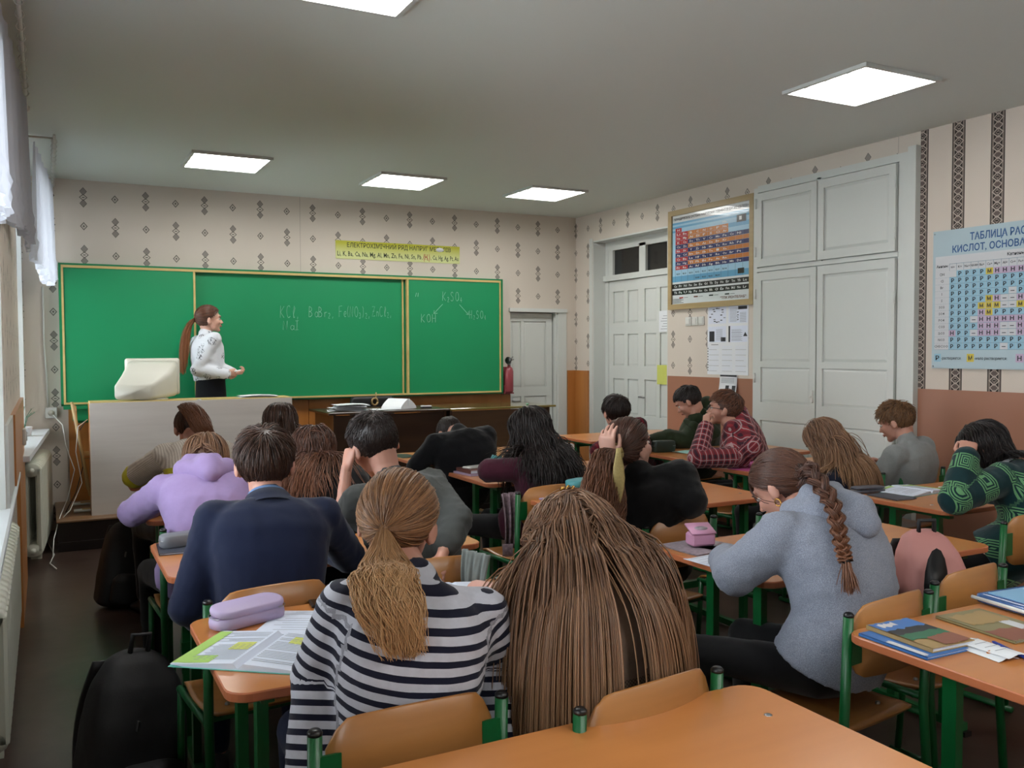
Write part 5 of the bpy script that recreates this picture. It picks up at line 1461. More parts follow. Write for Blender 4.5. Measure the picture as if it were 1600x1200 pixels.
# ================================================================== THE PUPILS
def V3(*a): return np.array(a, float)
person('striped', 'girl in a navy and white striped jersey with a long blonde ponytail', (0.731, 1.972, 1.126), -8, (.665, 1.955), hyaw=-36, hp=14, roll=4, top='striped_jersey', loose=.020, sh_w=.156,
  handL=(0.482, 1.859, 0.703), handR=(0.905, 1.772, 0.692), elL=(0.512, 1.905, 0.836), elR=(0.931, 1.831, 0.817), hcL=.8, hcR=.8, hdL=(0, .3, -1), hdR=(0, .3, -1), sleeve=(1, .92), trousers='trouser_navy', seed=3, wr=.007, topname='jersey', N=(0.726, 1.857, 1.007),
  hair=('pony', 'hair_blonde', 1800, dict(tie=(0, -.118, -.015), K=11, rad=.0018, puff=.08, out=1, tail=[(0.664, 1.893, 1.088), (0.645, 1.822, 1.058), (0.650, 1.783, 1.011), (0.654, 1.756, 0.948), (0.661, 1.738, 0.877)], tw=[.010, .045, .062, .060, .040], wave=.28, fmin=.62)))
I = person('longhair', 'girl with very long straight light brown hair down to her chair', (1.165, 1.899, 1.048), -12, (1.17, 1.90), hyaw=-8, hp=42, top='knit_beige', loose=.02, sh_w=.152, seed=4,
  handL=(.98, 2.22, .80), handR=(1.36, 2.22, .80), N=(1.165, 1.90, .975), topname='knitted_sweater',
  hair=('long', 'hair_light', 4100, dict(len=.76, K=18, rad=.0021, grav=.38, stiff=.7, lift=.15, part=.0, boff=.035, cone=1.0)))
_hb = I['HB']; _p = I['H'] + _hb @ (V3(0, -.075, .118)*1.0)
b = MB()
for k in range(6): a = k*math.pi/3; b.tube([_p + _hb @ V3(.012*math.cos(a), .012*math.sin(a)*.6, .006*math.sin(a)), _p + _hb @ V3(.018*math.cos(a+.6), .018*math.sin(a+.6)*.6, .004)], .0045, 6)
b.build('hair_clip', 'gold', I['root'])
person('navy', 'boy in a navy blazer with short brown hair seen from behind', (0.654, 3.054, 1.152), -6, (.62, 2.90), hyaw=-14, hp=4, top='blazer_navy', loose=.022, sh_w=.172, seed=5, trousers='trouser_navy', hs=1.04,
  handL=(.50, 3.05, .60), handR=(.92, 3.30, .80), elL=(.38, 2.92, .74), N=(.645, 2.965, 1.035), topname='blazer', collar=('shirt', 'shirt_blue', .064, .035), wr=.004,
  hair=('short', 'hair_brown', 1900, dict(len=.065, rad=.0019, K=9, lift=.16, grav=.16, raise_=.35)))
person('lilac', 'girl in a lilac hooded sweatshirt with light brown hair', (0.648, 4.272, 1.030), 4, (.58, 4.06), hyaw=-8, hp=38, top='hoodie_lilac', loose=.03, sh_w=.165, seed=6, hood=1.3, topname='hoodie',
  handL=(.50, 4.60, .80), handR=(.80, 4.60, .80), elL=(.34, 4.40, .80), elR=(.93, 4.42, .80), N=(.61, 4.17, .955),
  hair=('long', 'hair_light', 1500, dict(len=.34, K=12, rad=.0026, grav=.55, lift=.18, boff=.02)))
person('beige', 'girl in a ribbed beige sweater with a yellow band and a high ponytail', (0.761, 5.572, 1.072), 12, (.70, 5.22), hyaw=0, hp=42, top='rib_beige', loose=.03, sh_w=.165, seed=7,
  handL=(.62, 5.75, .80), handR=(.95, 5.75, .80), elL=(.42, 5.55, .80), elR=(1.02, 5.56, .80), N=(.74, 5.33, .985),
  hair=('pony', 'hair_auburn', 800, dict(tie=(0, -.075, .095), K=7, rad=.003, puff=.05, out=1, tail=[(0.725, 5.505, 1.180), (0.729, 5.481, 1.223), (0.766, 5.392, 1.174), (0.797, 5.327, 1.089), (0.798, 5.300, 0.988)], tw=[.015, .05, .06, .055, .03], wave=.2, fmin=.6)))
person('far', 'far girl with straight brown hair in front of the grey desk panel', (1.258, 5.424, 1.096), 0, (1.27, 5.25), hyaw=-12, hp=25, top='cotton_black', loose=.02, seed=8,
  hair=('long', 'hair_brown', 1100, dict(len=.34, K=10, rad=.0028, grav=.3, lift=.22)))
person('wavy', 'girl in black with wavy auburn shoulder-length hair', (1.128, 4.191, 1.052), -5, (1.16, 4.08), hyaw=-16, hp=20, top='cotton_black', loose=.02, seed=9, sh_w=.17, N=(1.17, 4.14, .96),
  hair=('long', 'hair_auburn', 1500, dict(len=.35, K=12, rad=.0026, grav=.3, lift=.25, boff=.04, curl=.25, curlf=30)))
person('charcoal', 'boy in a charcoal shirt with short cropped hair leaning on his hand', (1.116, 3.264, 1.173), 18, (1.24, 3.06), hyaw=8, hp=24, roll=-10, top='shirt_charcoal', loose=.03, sh_w=.172, seed=10, trousers='jeans', topname='shirt', hs=1.03,
  elL=(0.961, 3.198, 0.906), handL=(1.000, 3.254, 1.088), elR=(1.330, 2.982, 0.916), handR=(1.218, 2.856, 0.816), sleeve=(.06, .6), hcL=1.0, hdL=(.25, .12, 1), hnL=(.9, .2, -.1), hcR=.7, N=(1.151, 3.172, 1.046), wr=.011, bulge=.05,
  hair=('buzz', 'hair_dark', 2000, dict(len=.045, side=.016, rad=.0017, K=6, lift=.10, grav=.03, raise_=.7, comb=(0, .25, 0))))
person('slumped', 'pupil in black slumped face down over the front middle desk', (2.62, 5.95, .93), 0, (2.46, 5.52), hyaw=0, hp=75, top='jacket_black', loose=.03, sh_w=.19, seed=11, N=(2.406, 5.326, 0.999), bulge=.13, topname='jacket',
  handL=(2.50, 6.12, .80), handR=(2.75, 6.12, .80), elL=(2.111, 5.358, 0.786), elR=(2.90, 5.90, .82), hair=('short', 'hair_dark', 700, dict(len=.07, rad=.0028, K=7, lift=.1)))
I = person('maroon', 'girl in a maroon top with long dark curly hair', (2.401, 4.371, 1.090), 18, (2.40, 4.45), hyaw=20, hp=14, top='maroon', loose=.03, sh_w=.168, seed=12, elL=(2.114, 4.288, 0.892), handL=(2.42, 4.88, .81), handR=(2.70, 4.88, .81),
  hair=('long', 'hair_black', 1700, dict(len=.50, K=14, rad=.0028, grav=.3, lift=.3, boff=.05, curl=.35, curlf=34)))
person('darkplaid', 'dark-haired boy in a dark red plaid shirt', (3.830, 5.597, 1.062), 0, (4.34, 5.98), hyaw=-8, hp=2, top='plaid_dark', loose=.025, sh_w=.18, seed=13, topname='shirt', hs=1.05, elL=(4.12, 6.02, .80), handL=(4.2, 6.25, .80),
  hair=('short', 'hair_dark', 1000, dict(len=.095, rad=.003, K=8, lift=.17, grav=.14, raise_=.4)))
person('greenhood', 'boy in a dark green hooded top bent over the front right desk', (4.547, 5.619, 1.121), 28, (5.02, 6.02), hyaw=42, hp=32, top='hood_green', loose=.035, sh_w=.18, seed=14, hood=1.2, topname='hoodie', elL=(4.339, 5.604, 0.846), handL=(4.256, 5.702, 0.811),
  hair=('short', 'hair_black', 800, dict(len=.05, side=.03, rad=.003, K=6, lift=.10, grav=.1)))
I = person('plaidred', 'boy in a red and white checked shirt wearing glasses, chin on hand', (4.022, 4.596, 1.137), 30, (4.45, 4.72), hyaw=44, hp=-6, top='plaid_red', loose=.03, sh_w=.18, seed=15, topname='shirt', shoe='shoe_dark',
  elL=(3.661, 4.434, 0.849), handL=(3.815, 4.531, 1.047), hcL=.9, hdL=(.15, .1, 1), hnL=(.9, -.1, 0), elR=(4.028, 4.298, 0.858), handR=(4.55, 5.05, .80), hcR=.6, collar=('shirt', 'plaid_red', .066, .03), N=(4.004, 4.487, 1.009),
  hair=('short', 'hair_auburn', 1100, dict(len=.06, side=.03, rad=.0026, K=7, lift=.12, grav=.05, raise_=.6)))
L = I['L']; b = MB()
for s in (-1, 1): b.tube([L(s*.032+.021*math.cos(a), .106, .002+.016*math.sin(a)) for a in [i*math.pi/6 for i in range(13)]], .0018, 5); b.tube([L(s*.053, .104, .008), L(s*.080, .05, .008), L(s*.083, -.01, .004)], .0022, 5)
b.tube([L(-.011, .108, .004), L(.011, .108, .004)], .0016, 5); b.build('glasses', 'black_plastic', I['root'])
I = person('gold', 'girl in black with long brown hair tied with a gold scarf', (2.235, 3.159, 1.114), -18, (2.42, 3.28), hyaw=-80, hp=-14, roll=0, top='velvet_black', loose=.04, sh_w=.172, seed=16, skin='#c79a8a',
  elL=(1.989, 3.054, 0.901), handL=(2.076, 3.095, 1.097), hcL=.45, hdL=(-.1, -.1, 1), hnL=(.8, .5, 0), elR=(2.398, 2.952, 0.903), handR=(2.55, 3.62, .81), N=(2.231, 3.078, 1.000), sleeve=(.75, 1), wr=.007,
  hair=('pony', 'hair_auburn', 1400, dict(tie=(.05, -.112, .025), K=8, rad=.0028, puff=.12, out=1, tail=[(2.088, 3.069, 1.158), (2.022, 3.010, 1.088), (1.953, 2.929, 0.974), (1.900, 2.873, 0.861), (1.901, 2.808, 0.699)], tw=[.015, .075, .11, .12, .07], wave=.25, fmin=.5)))
_t = I['L'](.055, -.128, .03)
M['scarf_gold'] = plain('gold_scarf', '#b8a468', .5, var=.5, nscale=140)
b = MB(); b.tube([_t + I['HB'] @ V3(.03*math.cos(a)*.9, 0, .03*math.sin(a)) for a in [i*math.pi/6 for i in range(13)]], .010, 8); b.build('scarf_knot', 'scarf_gold', I['root']); b = MB()
_s = np.array((1.992, 2.893, 1.153))
rows = []
for t, w_ in ((0, .008), (.03, .012), (.07, .020), (.12, .024), (.16, .019), (.19, .012), (.215, .004)):
    c = _s + V3(-.01*t, -.05*t, -t); rows.append([c + V3(w_*math.cos(a), -.35*w_*math.cos(a) + .005*math.sin(a), 0) for a in [i*math.pi/5 for i in range(10)]])
b.loft(rows); b.build('hair_scarf', 'scarf_gold', I['root'])
I = person('greyhood', 'girl in a grey hooded sweatshirt with a long braid', (2.238, 2.263, 1.063), 12, (2.17, 1.99), hyaw=18, hp=36, top='hoodie_grey', loose=.040, sh_w=.176, seed=17, hood=1.35, topname='hoodie', shoe='shoe_white',
  elL=(1.948, 2.167, 0.823), handL=(2.12, 2.42, .80), handR=(2.50, 2.40, .80), wr=.008, N=(2.208, 2.117, 0.979), bulge=.09,
  hair=('braid', 'hair_auburn', 1800, dict(tie=(.02, -.10, -.035), puff=.04, rad=.0018, path=[(2.229, 2.120, 1.049), (2.201, 2.042, 0.993), (2.172, 1.976, 0.938), (2.141, 1.922, 0.884), (2.133, 1.902, 0.840)], nrm=(.4, .8, .3), bw=.95, turns=5.0)))
L = I['L']; b = MB(); b.tube([L(-.088, -.004+.010*math.cos(a), -.048+.013*math.sin(a)) for a in [i*math.pi/5 for i in range(11)]], .0022, 6); b.build('earring', 'gold', I['root'])
person('navylong', 'girl in navy with long straight ash-brown hair over her back', (4.064, 3.776, 1.001), 12, (4.12, 3.90), hyaw=24, hp=38, top='navy_knit', loose=.025, sh_w=.17, seed=18, N=(4.065, 3.657, 0.862),
  hair=('long', 'hair_light', 1500, dict(len=.46, K=13, rad=.0027, grav=.28, lift=.2)))
I = person('curly', 'curly sandy-haired pupil in a grey turtleneck sweater', (4.699, 3.785, 1.080), 12, (4.66, 3.92), hyaw=22, hp=20, top='knit_grey', loose=.035, sh_w=.178, seed=19, collar=('turtle', 'knit_grey', .066, .06), N=(4.674, 3.680, 0.954),
  hair=('curly', 'hair_curly', 1300, dict(len=.07, rad=.0028, K=9, lift=.20, grav=.02, curl=.9, curlf=170, raise_=.9, mess=.35)))
person('greensweater', 'girl in a dark green sweater with a pale green square pattern', (3.961, 2.702, 1.057), 28, (3.88, 2.60), hyaw=36, hp=34, top='meander_green', loose=.035, sh_w=.172, seed=20, elL=(3.569, 2.561, 0.870), handL=(3.709, 2.608, 1.040), hcL=1.1, hdL=(.5, .2, .9), hnL=(.5, .5, -.6), handR=(4.15, 3.05, .80),
  elR=(3.982, 2.514, 0.867), N=(4.012, 2.615, 0.963), collar=('shirt', 'paper', .068, .03), trousers='trouser_black',
  hair=('long', 'hair_black', 1300, dict(len=.20, K=9, rad=.0026, grav=.35, lift=.22)))

# teacher, standing on the podium
I = person('teacher', 'woman standing in a white blouse and black skirt, long ponytail, holding chalk', (1.309, 8.311, 1.821), -72, (1.305, 8.265), hyaw=-92, hp=-3, top='blouse_white', loose=.022, sh_w=.158, seed=21, stand=True, seat=.243, topname='blouse', skirt=True, trousers='skirt_black', vox=.009,
  skin='#cfa08c', hs=1.01, elL=None, group=None, N=(1.272, 8.302, 1.684), handL=(1.475, 8.136, 1.347), handR=(1.450, 8.058, 1.337), hcL=.9, hcR=.9, hdL=(.9, -.2, .1), hdR=(.9, .1, .1), elR=(1.150, 8.170, 1.323), hnL=(0, -.3, .6), hnR=(0, .9, .1), collar=('shirt', 'blouse_white', .058, .03), wr=.005, hem=0,
  hair=('pony', 'hair_teacher', 900, dict(tie=(0, -.112, .02), dir=(0, -.75, -.2), len=.50, K=11, rad=.0027, grav=.42, spread=.10, puff=.04, lift=.1, out=1)))
b = MB(); b.tube([I['wrist']['R'] + V3(.07, -.01, .02), I['wrist']['R'] + V3(.12, -.02, .03)], .006, 8); tag(recentre(b.build('chalk_stick', 'paper')), 'white stick of chalk in the hand of the standing woman', 'chalk')

# ================================================================== THINGS ON AND AROUND THE DESKS
ZT = .761
def book(name, label, c, w, d, h, rot, cover, cat='book', group=None, pages='page', spiral=False, z=ZT, art=None, band=None):
    """closed book; c centre (x, y), w along local x, d along local y"""
    o = thing(name, label, cat, (c[0], c[1], z), group, math.radians(rot))
    b = MB(); b.box(-w/2, w/2, -d/2, d/2, 0, .0016); b.box(-w/2, w/2, -d/2, d/2, h-.0016, h); b.box(-w/2, -w/2+.002, -d/2, d/2, 0, h)
    cv = b.build('cover', cover, o, local=True)
    b = MB(); b.box(-w/2+.002, w/2-.004, -d/2+.004, d/2-.004, .0016, h-.0016); b.build('pages', pages, o, local=True)
    if band:
        for i, (m, u0, u1, v0, v1) in enumerate(band):
            b = MB(); n = 10; rr = random.Random(i+len(label))
            top = [(-w/2 + w*(u0 + (u1-u0)*k/n), -d/2 + d*min(v1 + rr.uniform(-.03, .03), .995), h+.0004*(i+1)) for k in range(n+1)]; bot = [(-w/2 + w*(u0 + (u1-u0)*k/n), -d/2 + d*max(v0 + rr.uniform(-.03, .03), .005), h+.0004*(i+1)) for k in range(n+1)]
            b.add(top + bot, [(k, n+1+k, n+2+k, k+1) for k in range(n)]); b.build('cover_print', m, cv, local=True)
    if spiral:
        for k in range(int(d/.012)):
            y = -d/2 + .008 + k*.012; b2 = MB() if k == 0 else b2
            b2.tube([(-w/2 + .004*math.cos(a), y, h/2 + (h*.75)*math.sin(a)) for a in [i*math.pi/4 for i in range(9)]], .0009, 3, 0, False)
        q = b2.build('spiral_binding', 'steel', o, local=True); q['kind'] = 'stuff'
    return o

def open_book(name, label, c, w, d, rot, h=.012, page='page', cover=None, lines='greyink', blots=(), z=ZT, group=None, cat='book', curl=.02, nl=16, tilt=0):
    o = thing(name, label, cat, (c[0], c[1], z), group, math.radians(rot))
    if tilt: o.rotation_euler = (0, math.radians(tilt), math.radians(rot))
    n = 12
    def hz(u): 
        a = abs(u)
        return .0015 + h*(1 - a)**.6*(1 if a > .04 else a/.04*.9+.1) + curl*max(0, a-.7)**2*3
    for s in (-1, 1):
        b = MB(); rows = []
        for i in range(n+1):
            u = s*i/n; x = u*w/2; zz = hz(u) 
            rows.append([(x, -d/2, .001 + curl*max(0, abs(u)-.7)**2*2.2), (x, d/2, .001 + curl*max(0, abs(u)-.7)**2*2.2), (x, d/2, zz), (x, -d/2, zz)])
        b.loft(rows, 0, True, False); pg = b.build('page_block', page, o, local=True)
        b = MB()
        P = lambda u, v: (s*u*w/2, v*d/2, hz(s*u) + .0007)
        def patch(u0, u1, v0, v1, m=0):
            k = max(2, int((u1-u0)*12)); r1 = [P(u0+(u1-u0)*i/k, v0) for i in range(k+1)]; r2 = [P(u0+(u1-u0)*i/k, v1) for i in range(k+1)]
            b.add(r1+r2, [(i, i+1, k+2+i, k+1+i) if s > 0 else (i, k+1+i, k+2+i, i+1) for i in range(k)], m)
        for sb, m, u0, u1, v0, v1 in blots:
            if sb == s: patch(u0, u1, v0, v1, m)
        for k in range(nl):
            v = .85 - 1.7*k/nl
            if random.random() < .12: continue
            patch(.12, .88 - random.uniform(0, .25), v, v+.022, 0)
        if b.v: b.build('print', [lines, 'greenprint', 'yellow_note'], pg, local=True)
    if cover:
        b = MB(); b.box(-w/2-.004, w/2+.004, -d/2-.004, d/2+.004, -.0005, .001); b.build('cover', cover, o, local=True)
    return o

def sheet(label, c, w, d, rot, z=ZT, m='paper', lines=0, name='paper_sheet', cat='paper', group=None, lift=.004):
    o = thing(name, label, cat, (c[0], c[1], z), group, math.radians(rot))
    b = MB(); n = 6; rows = []
    for i in range(n+1):
        u = i/n; zz = .0005 + lift*math.sin(u*3.0)**2
        rows.append([(-w/2+w*u, -d/2, zz), (-w/2+w*u, d/2, zz), (-w/2+w*u, d/2, zz+.0008), (-w/2+w*u, -d/2, zz+.0008)])
    b.loft(rows, 0, True, False); sh_ = b.build('sheet', m, o, local=True)
    if lines:
        b = MB()
        for k in range(lines):
            v = d*(.4 - .8*k/lines); b.box(-w*.4, w*(.4-random.uniform(0, .2)), v, v+.0015, lift+.0013, lift+.0018)
        b.build('print', 'greyink', sh_, local=True)
    return o
def softbox(mb, x0, x1, y0, y1, z0, z1, r, m=0, n=5):
    """rounded cushion-like box"""
    cx, cy = (x0+x1)/2, (y0+y1)/2; rings = []
    for zz, s in ((z0, .90), (z0+(z1-z0)*.12, .98), (z0+(z1-z0)*.5, 1.0), (z0+(z1-z0)*.88, .98), (z1, .90)):
        rings.append([(cx+(x-cx)*s, cy+(y-cy)*s, zz) for x, y in rounded(x0, x1, y0, y1, r, n)])
    mb.loft(rings, m)
def pencil_case(label, c, w, d, h, rot, m, m2=None, z=ZT, lid=True, name='pencil_case', tilt=0):
    o = thing(name, label, 'pencil case', (c[0], c[1], z), None, math.radians(rot))
    b = MB(); softbox(b, -w/2, w/2, -d/2, d/2, 0, h*(.55 if lid else 1), min(d, w)*.42); b.build('case', m, o, local=True)
    if lid:
        b = MB(); softbox(b, -w/2+.002, w/2-.002, -d/2+.002, d/2-.002, 0, h*.36, min(d, w)*.42); l = b.build('lid', m2 or m, o, local=True); l.location = (0, 0, h*.60); l.rotation_euler = (math.radians(tilt), 0, 0)
    b = MB(); pts = [(x, y, h*.575) for x, y in rounded(-w/2, w/2, -d/2, d/2, min(d, w)*.42)]; b.tube(pts[:-3], .0016, 4, 0, False); b.build('zip', 'steel', o, local=True)
    return o

for k, v in dict(teal='#6fc2b4', lilac_p='#b7a6c9', pink='#cf97b6', pinkbag='#bf7f7c', pink2='#c85f9a', blue_c='#3f74b8', sky='#86b5d8', dark_note='#23262b', grey_note='#3f424e', silver='#7b7d85', mint='#a9d8cf', olive='#8a815c', rust='#8b5643', tan='#a78b5c', forest='#2d6b4c', white_p='#cfcfd2', black_cl='#0e0e11', orange='#c9722b', blue_pen='#1f3c9a', peach='#c39385', brown_bk='#6d4038', pale_blue='#a8c2e2', navy_bk='#1d2a4d', dgreen='#1c2a20', teal2='#4f9aa0', bag_grey='#55585b').items():
    M[k] = plain(k, v, .5, var=.1)
M['sequin'] = plain('pink_sequins', '#b35a86', .25, .6, var=.7, nscale=220)
M['clear_blue'] = plain('clear_blue_plastic', '#4a6da8', .12, trans=.25, spec=.7)
M['print_mix'] = plain('cartoon_notebook_print', '#bfb2bc', .4, var=.75, nscale=60)
M['cosmos'] = plain('black_chalk_cover', '#1b1d20', .35, var=.2); M['marble'] = plain('grey_marbled_cover', '#5b5e6a', .3, var=.5, nscale=40)
M['bagcloth'] = plain('black_backpack_cloth', '#0f0f12', .7, var=.2, bmp=.3, bscale=200); M['bagtrim'] = plain('black_strap', '#17171b', .6)
M['pinkbagc'] = plain('pink_backpack_cloth', '#c08480', .6, var=.08, bmp=.2, bscale=200)

# --- desk of the striped girl
open_book('open_textbook', 'open textbook with green margins overhanging the left desk edge', (.48, 2.31), .36, .26, -38, .016, blots=((-1, 1, .80, 1.0, -.95, .95), (-1, 1, .45, .80, -.95, -.55), (-1, 2, .15, .45, -.2, .25), (1, 1, .82, 1.0, -.9, .9), (1, 2, .3, .6, .3, .7)), cover='teal', nl=22)
open_book('open_notebook', 'open ruled notebook with pencil notes between the textbook and the striped girl', (.69, 2.47), .34, .22, -33, .004, blots=(), nl=9, curl=.004)
pencil_case('lilac oval pencil case with a half-open lid on the desk edge', (.50, 2.595), .225, .09, .062, 20, 'lilac_p', 'lilac_p', tilt=8)
o = thing('phone', 'black smartphone lying between the notebook and the chair back', 'phone', (.78, 2.665, ZT), None, -.1)
b = MB(); b.box(-.078, .078, -.037, .037, 0, .009, 0, .003); b.build('phone_body', 'black_plastic', o, local=True); b = MB(); b.box(-.072, .072, -.033, .033, .009, .0095); b.build('screen', 'dark_glass', o, local=True)
open_book('open_notebook', 'open white notebook just beyond the right shoulder of the striped girl', (1.16, 2.62), .24, .17, -20, .004, nl=8, curl=.004)
book('notebook', 'black notebook with chalk doodles beside the very long hair', (1.39, 2.57), .16, .21, .006, -15, 'cosmos', band=[('greyink', .15, .85, .76, .80), ('greyink', .2, .7, .3, .34), ('greyink', .5, .8, .5, .55)])
book('notebook', 'small blue notebook on top of the black doodled notebook', (1.43, 2.55), .10, .16, .008, -12, 'navy_bk', z=ZT+.0085)
o = thing('pencil_case', 'peach zip pencil case gaping open by the striped right shoulder', 'pencil case', (1.20, 2.37, ZT), None, -1.2)
b = MB(); b.loft([[(x, .045*sy*math.cos(a), .036*sy*(1+math.sin(a))*1.0) for a in [i*math.pi/7 for i in range(14)]] for x, sy in ((-.11, .80), (-.105, .95), (-.05, 1), (.05, .95), (.11, .75), (.13, .3))]); b.build('case', 'peach', o, local=True)
b = MB(); b.loft([[(-.1115 + k*.0005 - 0, .036*math.cos(a), .029 + .024*math.sin(a)) for a in [i*math.pi/6 for i in range(12)]] for k in range(2)]); b.build('opening', 'black_cl', o, local=True)  # black disc painted in for the shade inside the case
open_book('open_book', 'small dark-edged open book under the peach pencil case', (1.17, 2.21), .19, .14, -8, .016, cover='dgreen', nl=6)
sheet('mint green packet lying near the peach pencil case', (1.30, 2.40), .08, .055, 30, m='mint', name='paper_packet', lift=.004)
# --- desk of the navy blazer boy
book('notebook', 'dark grey notebook at the left end of the blazer boy desk', (.45, 3.70), .15, .205, .008, -3, 'grey_note')
o = pencil_case('silver grey crumpled pencil case on the dark notebook', (.465, 3.72), .17, .075, .05, 12, 'silver', 'silver', z=ZT+.0085, lid=False)
# --- beige girl
o = thing('toy', 'small turquoise object held near the elbow of the beige sweater girl', 'stationery', (.50, 5.83, ZT))
b = MB(); b.tube([(.47, 5.83, ZT+.02), (.55, 5.86, ZT+.03)], [.02, .012], 10); b.build('case', 'teal2', o)
# --- maroon girl
book('book', 'brown hardcover book on the left end of the maroon girl desk', (2.39, 5.08), .15, .20, .022, 4, 'brown_bk', z=ZT+.012)
book('notebook', 'lilac notebook underneath the brown hardcover book', (2.385, 5.07), .165, .215, .011, 7, 'lilac_p')
o = thing('phone', 'white phone lying on the brown hardcover book', 'phone', (2.40, 5.08, ZT+.0345), None, .3)
b = MB(); b.box(-.075, .075, -.037, .037, 0, .012, 0, .004); b.build('phone_body', 'white_plastic', o, local=True)
o = thing('tissue_pack', 'white and teal crumpled tissue pack beside the brown book', 'tissue pack', (2.54, 5.05, ZT), None, .3)
b = MB(); softbox(b, -.06, .06, -.04, .04, 0, .075, .03); b.build('pack', 'white_p', o, local=True); b = MB(); b.tube([(-.05, 0, .07), (-.02, .01, .10), (.02, -.01, .085), (.05, .01, .10)], [.012, .016, .016, .008], 6); b.build('wrapper', 'teal2', o, local=True)
open_book('open_notebook', 'open notebook under the folded arms of the maroon girl', (2.62, 4.78), .28, .19, 5, .004, nl=7)
o = pencil_case('pale blue rounded pencil case between the maroon girl and the dark red plaid boy', (3.02, 5.05), .20, .14, .16, 25, 'pale_blue', 'white_p', lid=True)
# --- gold scarf girl
book('notebook', 'lilac patterned notebook at the left end of the black-clad girl desk', (2.36, 3.96), .17, .22, .008, 8, 'lilac_p', band=[('navy_bk', .35, .62, .5, .68)])
o = pencil_case('boxy white and turquoise pencil case on the lilac patterned notebook', (2.47, 3.95), .17, .10, .095, 22, 'white_p', 'teal2', z=ZT+.009)
open_book('open_notebook', 'open notebook lying before the black-clad girl with the scarf', (2.72, 3.78), .3, .2, 5, .004, nl=7)
# --- grey hoodie desk
book('notebook', 'cartoon-covered notebook at the left end of the hoodie girl desk', (2.235, 2.73), .17, .22, .005, 4, 'print_mix')
book('notebook', 'second cartoon notebook sticking out to the right of the pink box', (2.335, 2.68), .15, .20, .005, 14, 'print_mix', z=ZT, art=None)
o = thing('pencil_box', 'small pink pencil box with an oval picture standing on cartoon notebooks', 'pencil box', (2.27, 2.73, ZT+.0105), None, -.25)
b = MB(); b.box(-.05, .05, -.035, .035, 0, .05, 0, .008); b.build('case', 'pink', o, local=True); b = MB(); b.loft([[(-.052, -.037, .048), (.052, -.037, .048), (.052, .037, .075), (-.052, .037, .075)], [(-.050, -.036, .054), (.050, -.036, .054), (.050, .036, .081), (-.050, .036, .081)]]); l = b.build('lid', 'pink', o, local=True)
b = MB(); b.loft([[(.028*math.cos(a), .014*math.sin(a)-.005, .0665+.0055*math.sin(a)*.95+.0003*k) for a in [i*math.pi/8 for i in range(16)]] for k in range(2)]); b.build('picture', 'print_mix', l, local=True)
open_book('open_notebook', 'white notebook under the left hand of the grey hoodie girl', (2.22, 2.50), .28, .20, 4, .004, nl=6)
# --- lower right desk
o = book('book', 'school book with a mountain lake cover on the lower right desk', (2.055, 1.575), .155, .215, .012, -3, 'tan', z=ZT+.0085, spiral=False, band=[('blue_c', .02, .98, .66, .98), ('white_p', .12, .5, .80, .93), ('dark_note', .02, .98, .48, .68), ('forest', .02, .98, .30, .50), ('rust', .35, .98, .02, .32)])
book('book', 'blue-covered book peeking out beneath the mountain lake book', (2.015, 1.565), .155, .215, .008, -1, 'blue_c', band=[('white_p', .02, .14, .05, .6)])
book('sketchbook', 'spiral sketchbook with an olive and rust landscape cover', (2.345, 1.55), .18, .25, .007, -4, 'olive', spiral=False, band=[('rust', .0, .7, .02, .35), ('white_p', .62, .85, .25, .55), ('tan', .1, .9, .55, .9)])
sheet('folded white paper slips sticking out from under the lake book', (2.12, 1.44), .07, .16, -6, m='paper', lines=0, lift=.008)
sheet('second white paper slip below the first on the lower right desk', (2.135, 1.42), .07, .14, -2, z=ZT+.009, m='paper', lines=4, lift=.006)
def pen(label, a, c, m, m2=None, r=.0042):
    o = thing('pen', label, 'pen', (a[0], a[1], ZT)); A = Vector((a[0], a[1], ZT+r)); B = Vector((c[0], c[1], ZT+r)); d = (B-A)
    b = MB(); b.tube([A, A+d*.06, A+d*.88, B], [r*.3, r, r, r*.8], 8); b.build('barrel', m, o)
    b = MB(); b.tube([A+d*.62, B+d*.02], r*1.18, 8); b.build('cap', m2 or m, o)
pen('red and black pencil among the pens on the lower right desk', (2.108, 1.456, 0.765)[:2], (2.176, 1.453, 0.765)[:2], 'rust', 'black_plastic')
pen('short blue pen lying beside the orange pen', (2.107, 1.434, 0.765)[:2], (2.180, 1.434, 0.765)[:2], 'blue_pen')
pen('orange pen with a blue cap near the paper slips', (2.100, 1.410, 0.765)[:2], (2.172, 1.415, 0.765)[:2], 'orange', 'blue_pen', .006)
pen('long blue pen lying toward the right edge of the lower right desk', (2.203, 1.467, 0.765)[:2], (2.156, 1.337, 0.765)[:2], 'blue_pen', 'blue_pen')
o = thing('plastic_folder', 'blue transparent plastic document case at the right edge', 'folder', (2.70, 1.59, ZT), None, -.1)
b = MB(); softbox(b, -.20, .20, -.13, .13, 0, .03, .02); b.build('case', 'clear_blue', o, local=True); b = MB(); b.box(-.17, .17, -.10, .10, .030, .032); b.build('liner', 'sky', o, local=True)
b = MB(); b.tube([(-.2, -.132, .015), (-.2, .132, .015)], .006, 6); b.build('rim', 'white_plastic', o, local=True)
sheet('loose white papers on top of the blue plastic case', (2.74, 1.58), .20, .14, -20, z=ZT+.0325, m='paper', lift=.012)
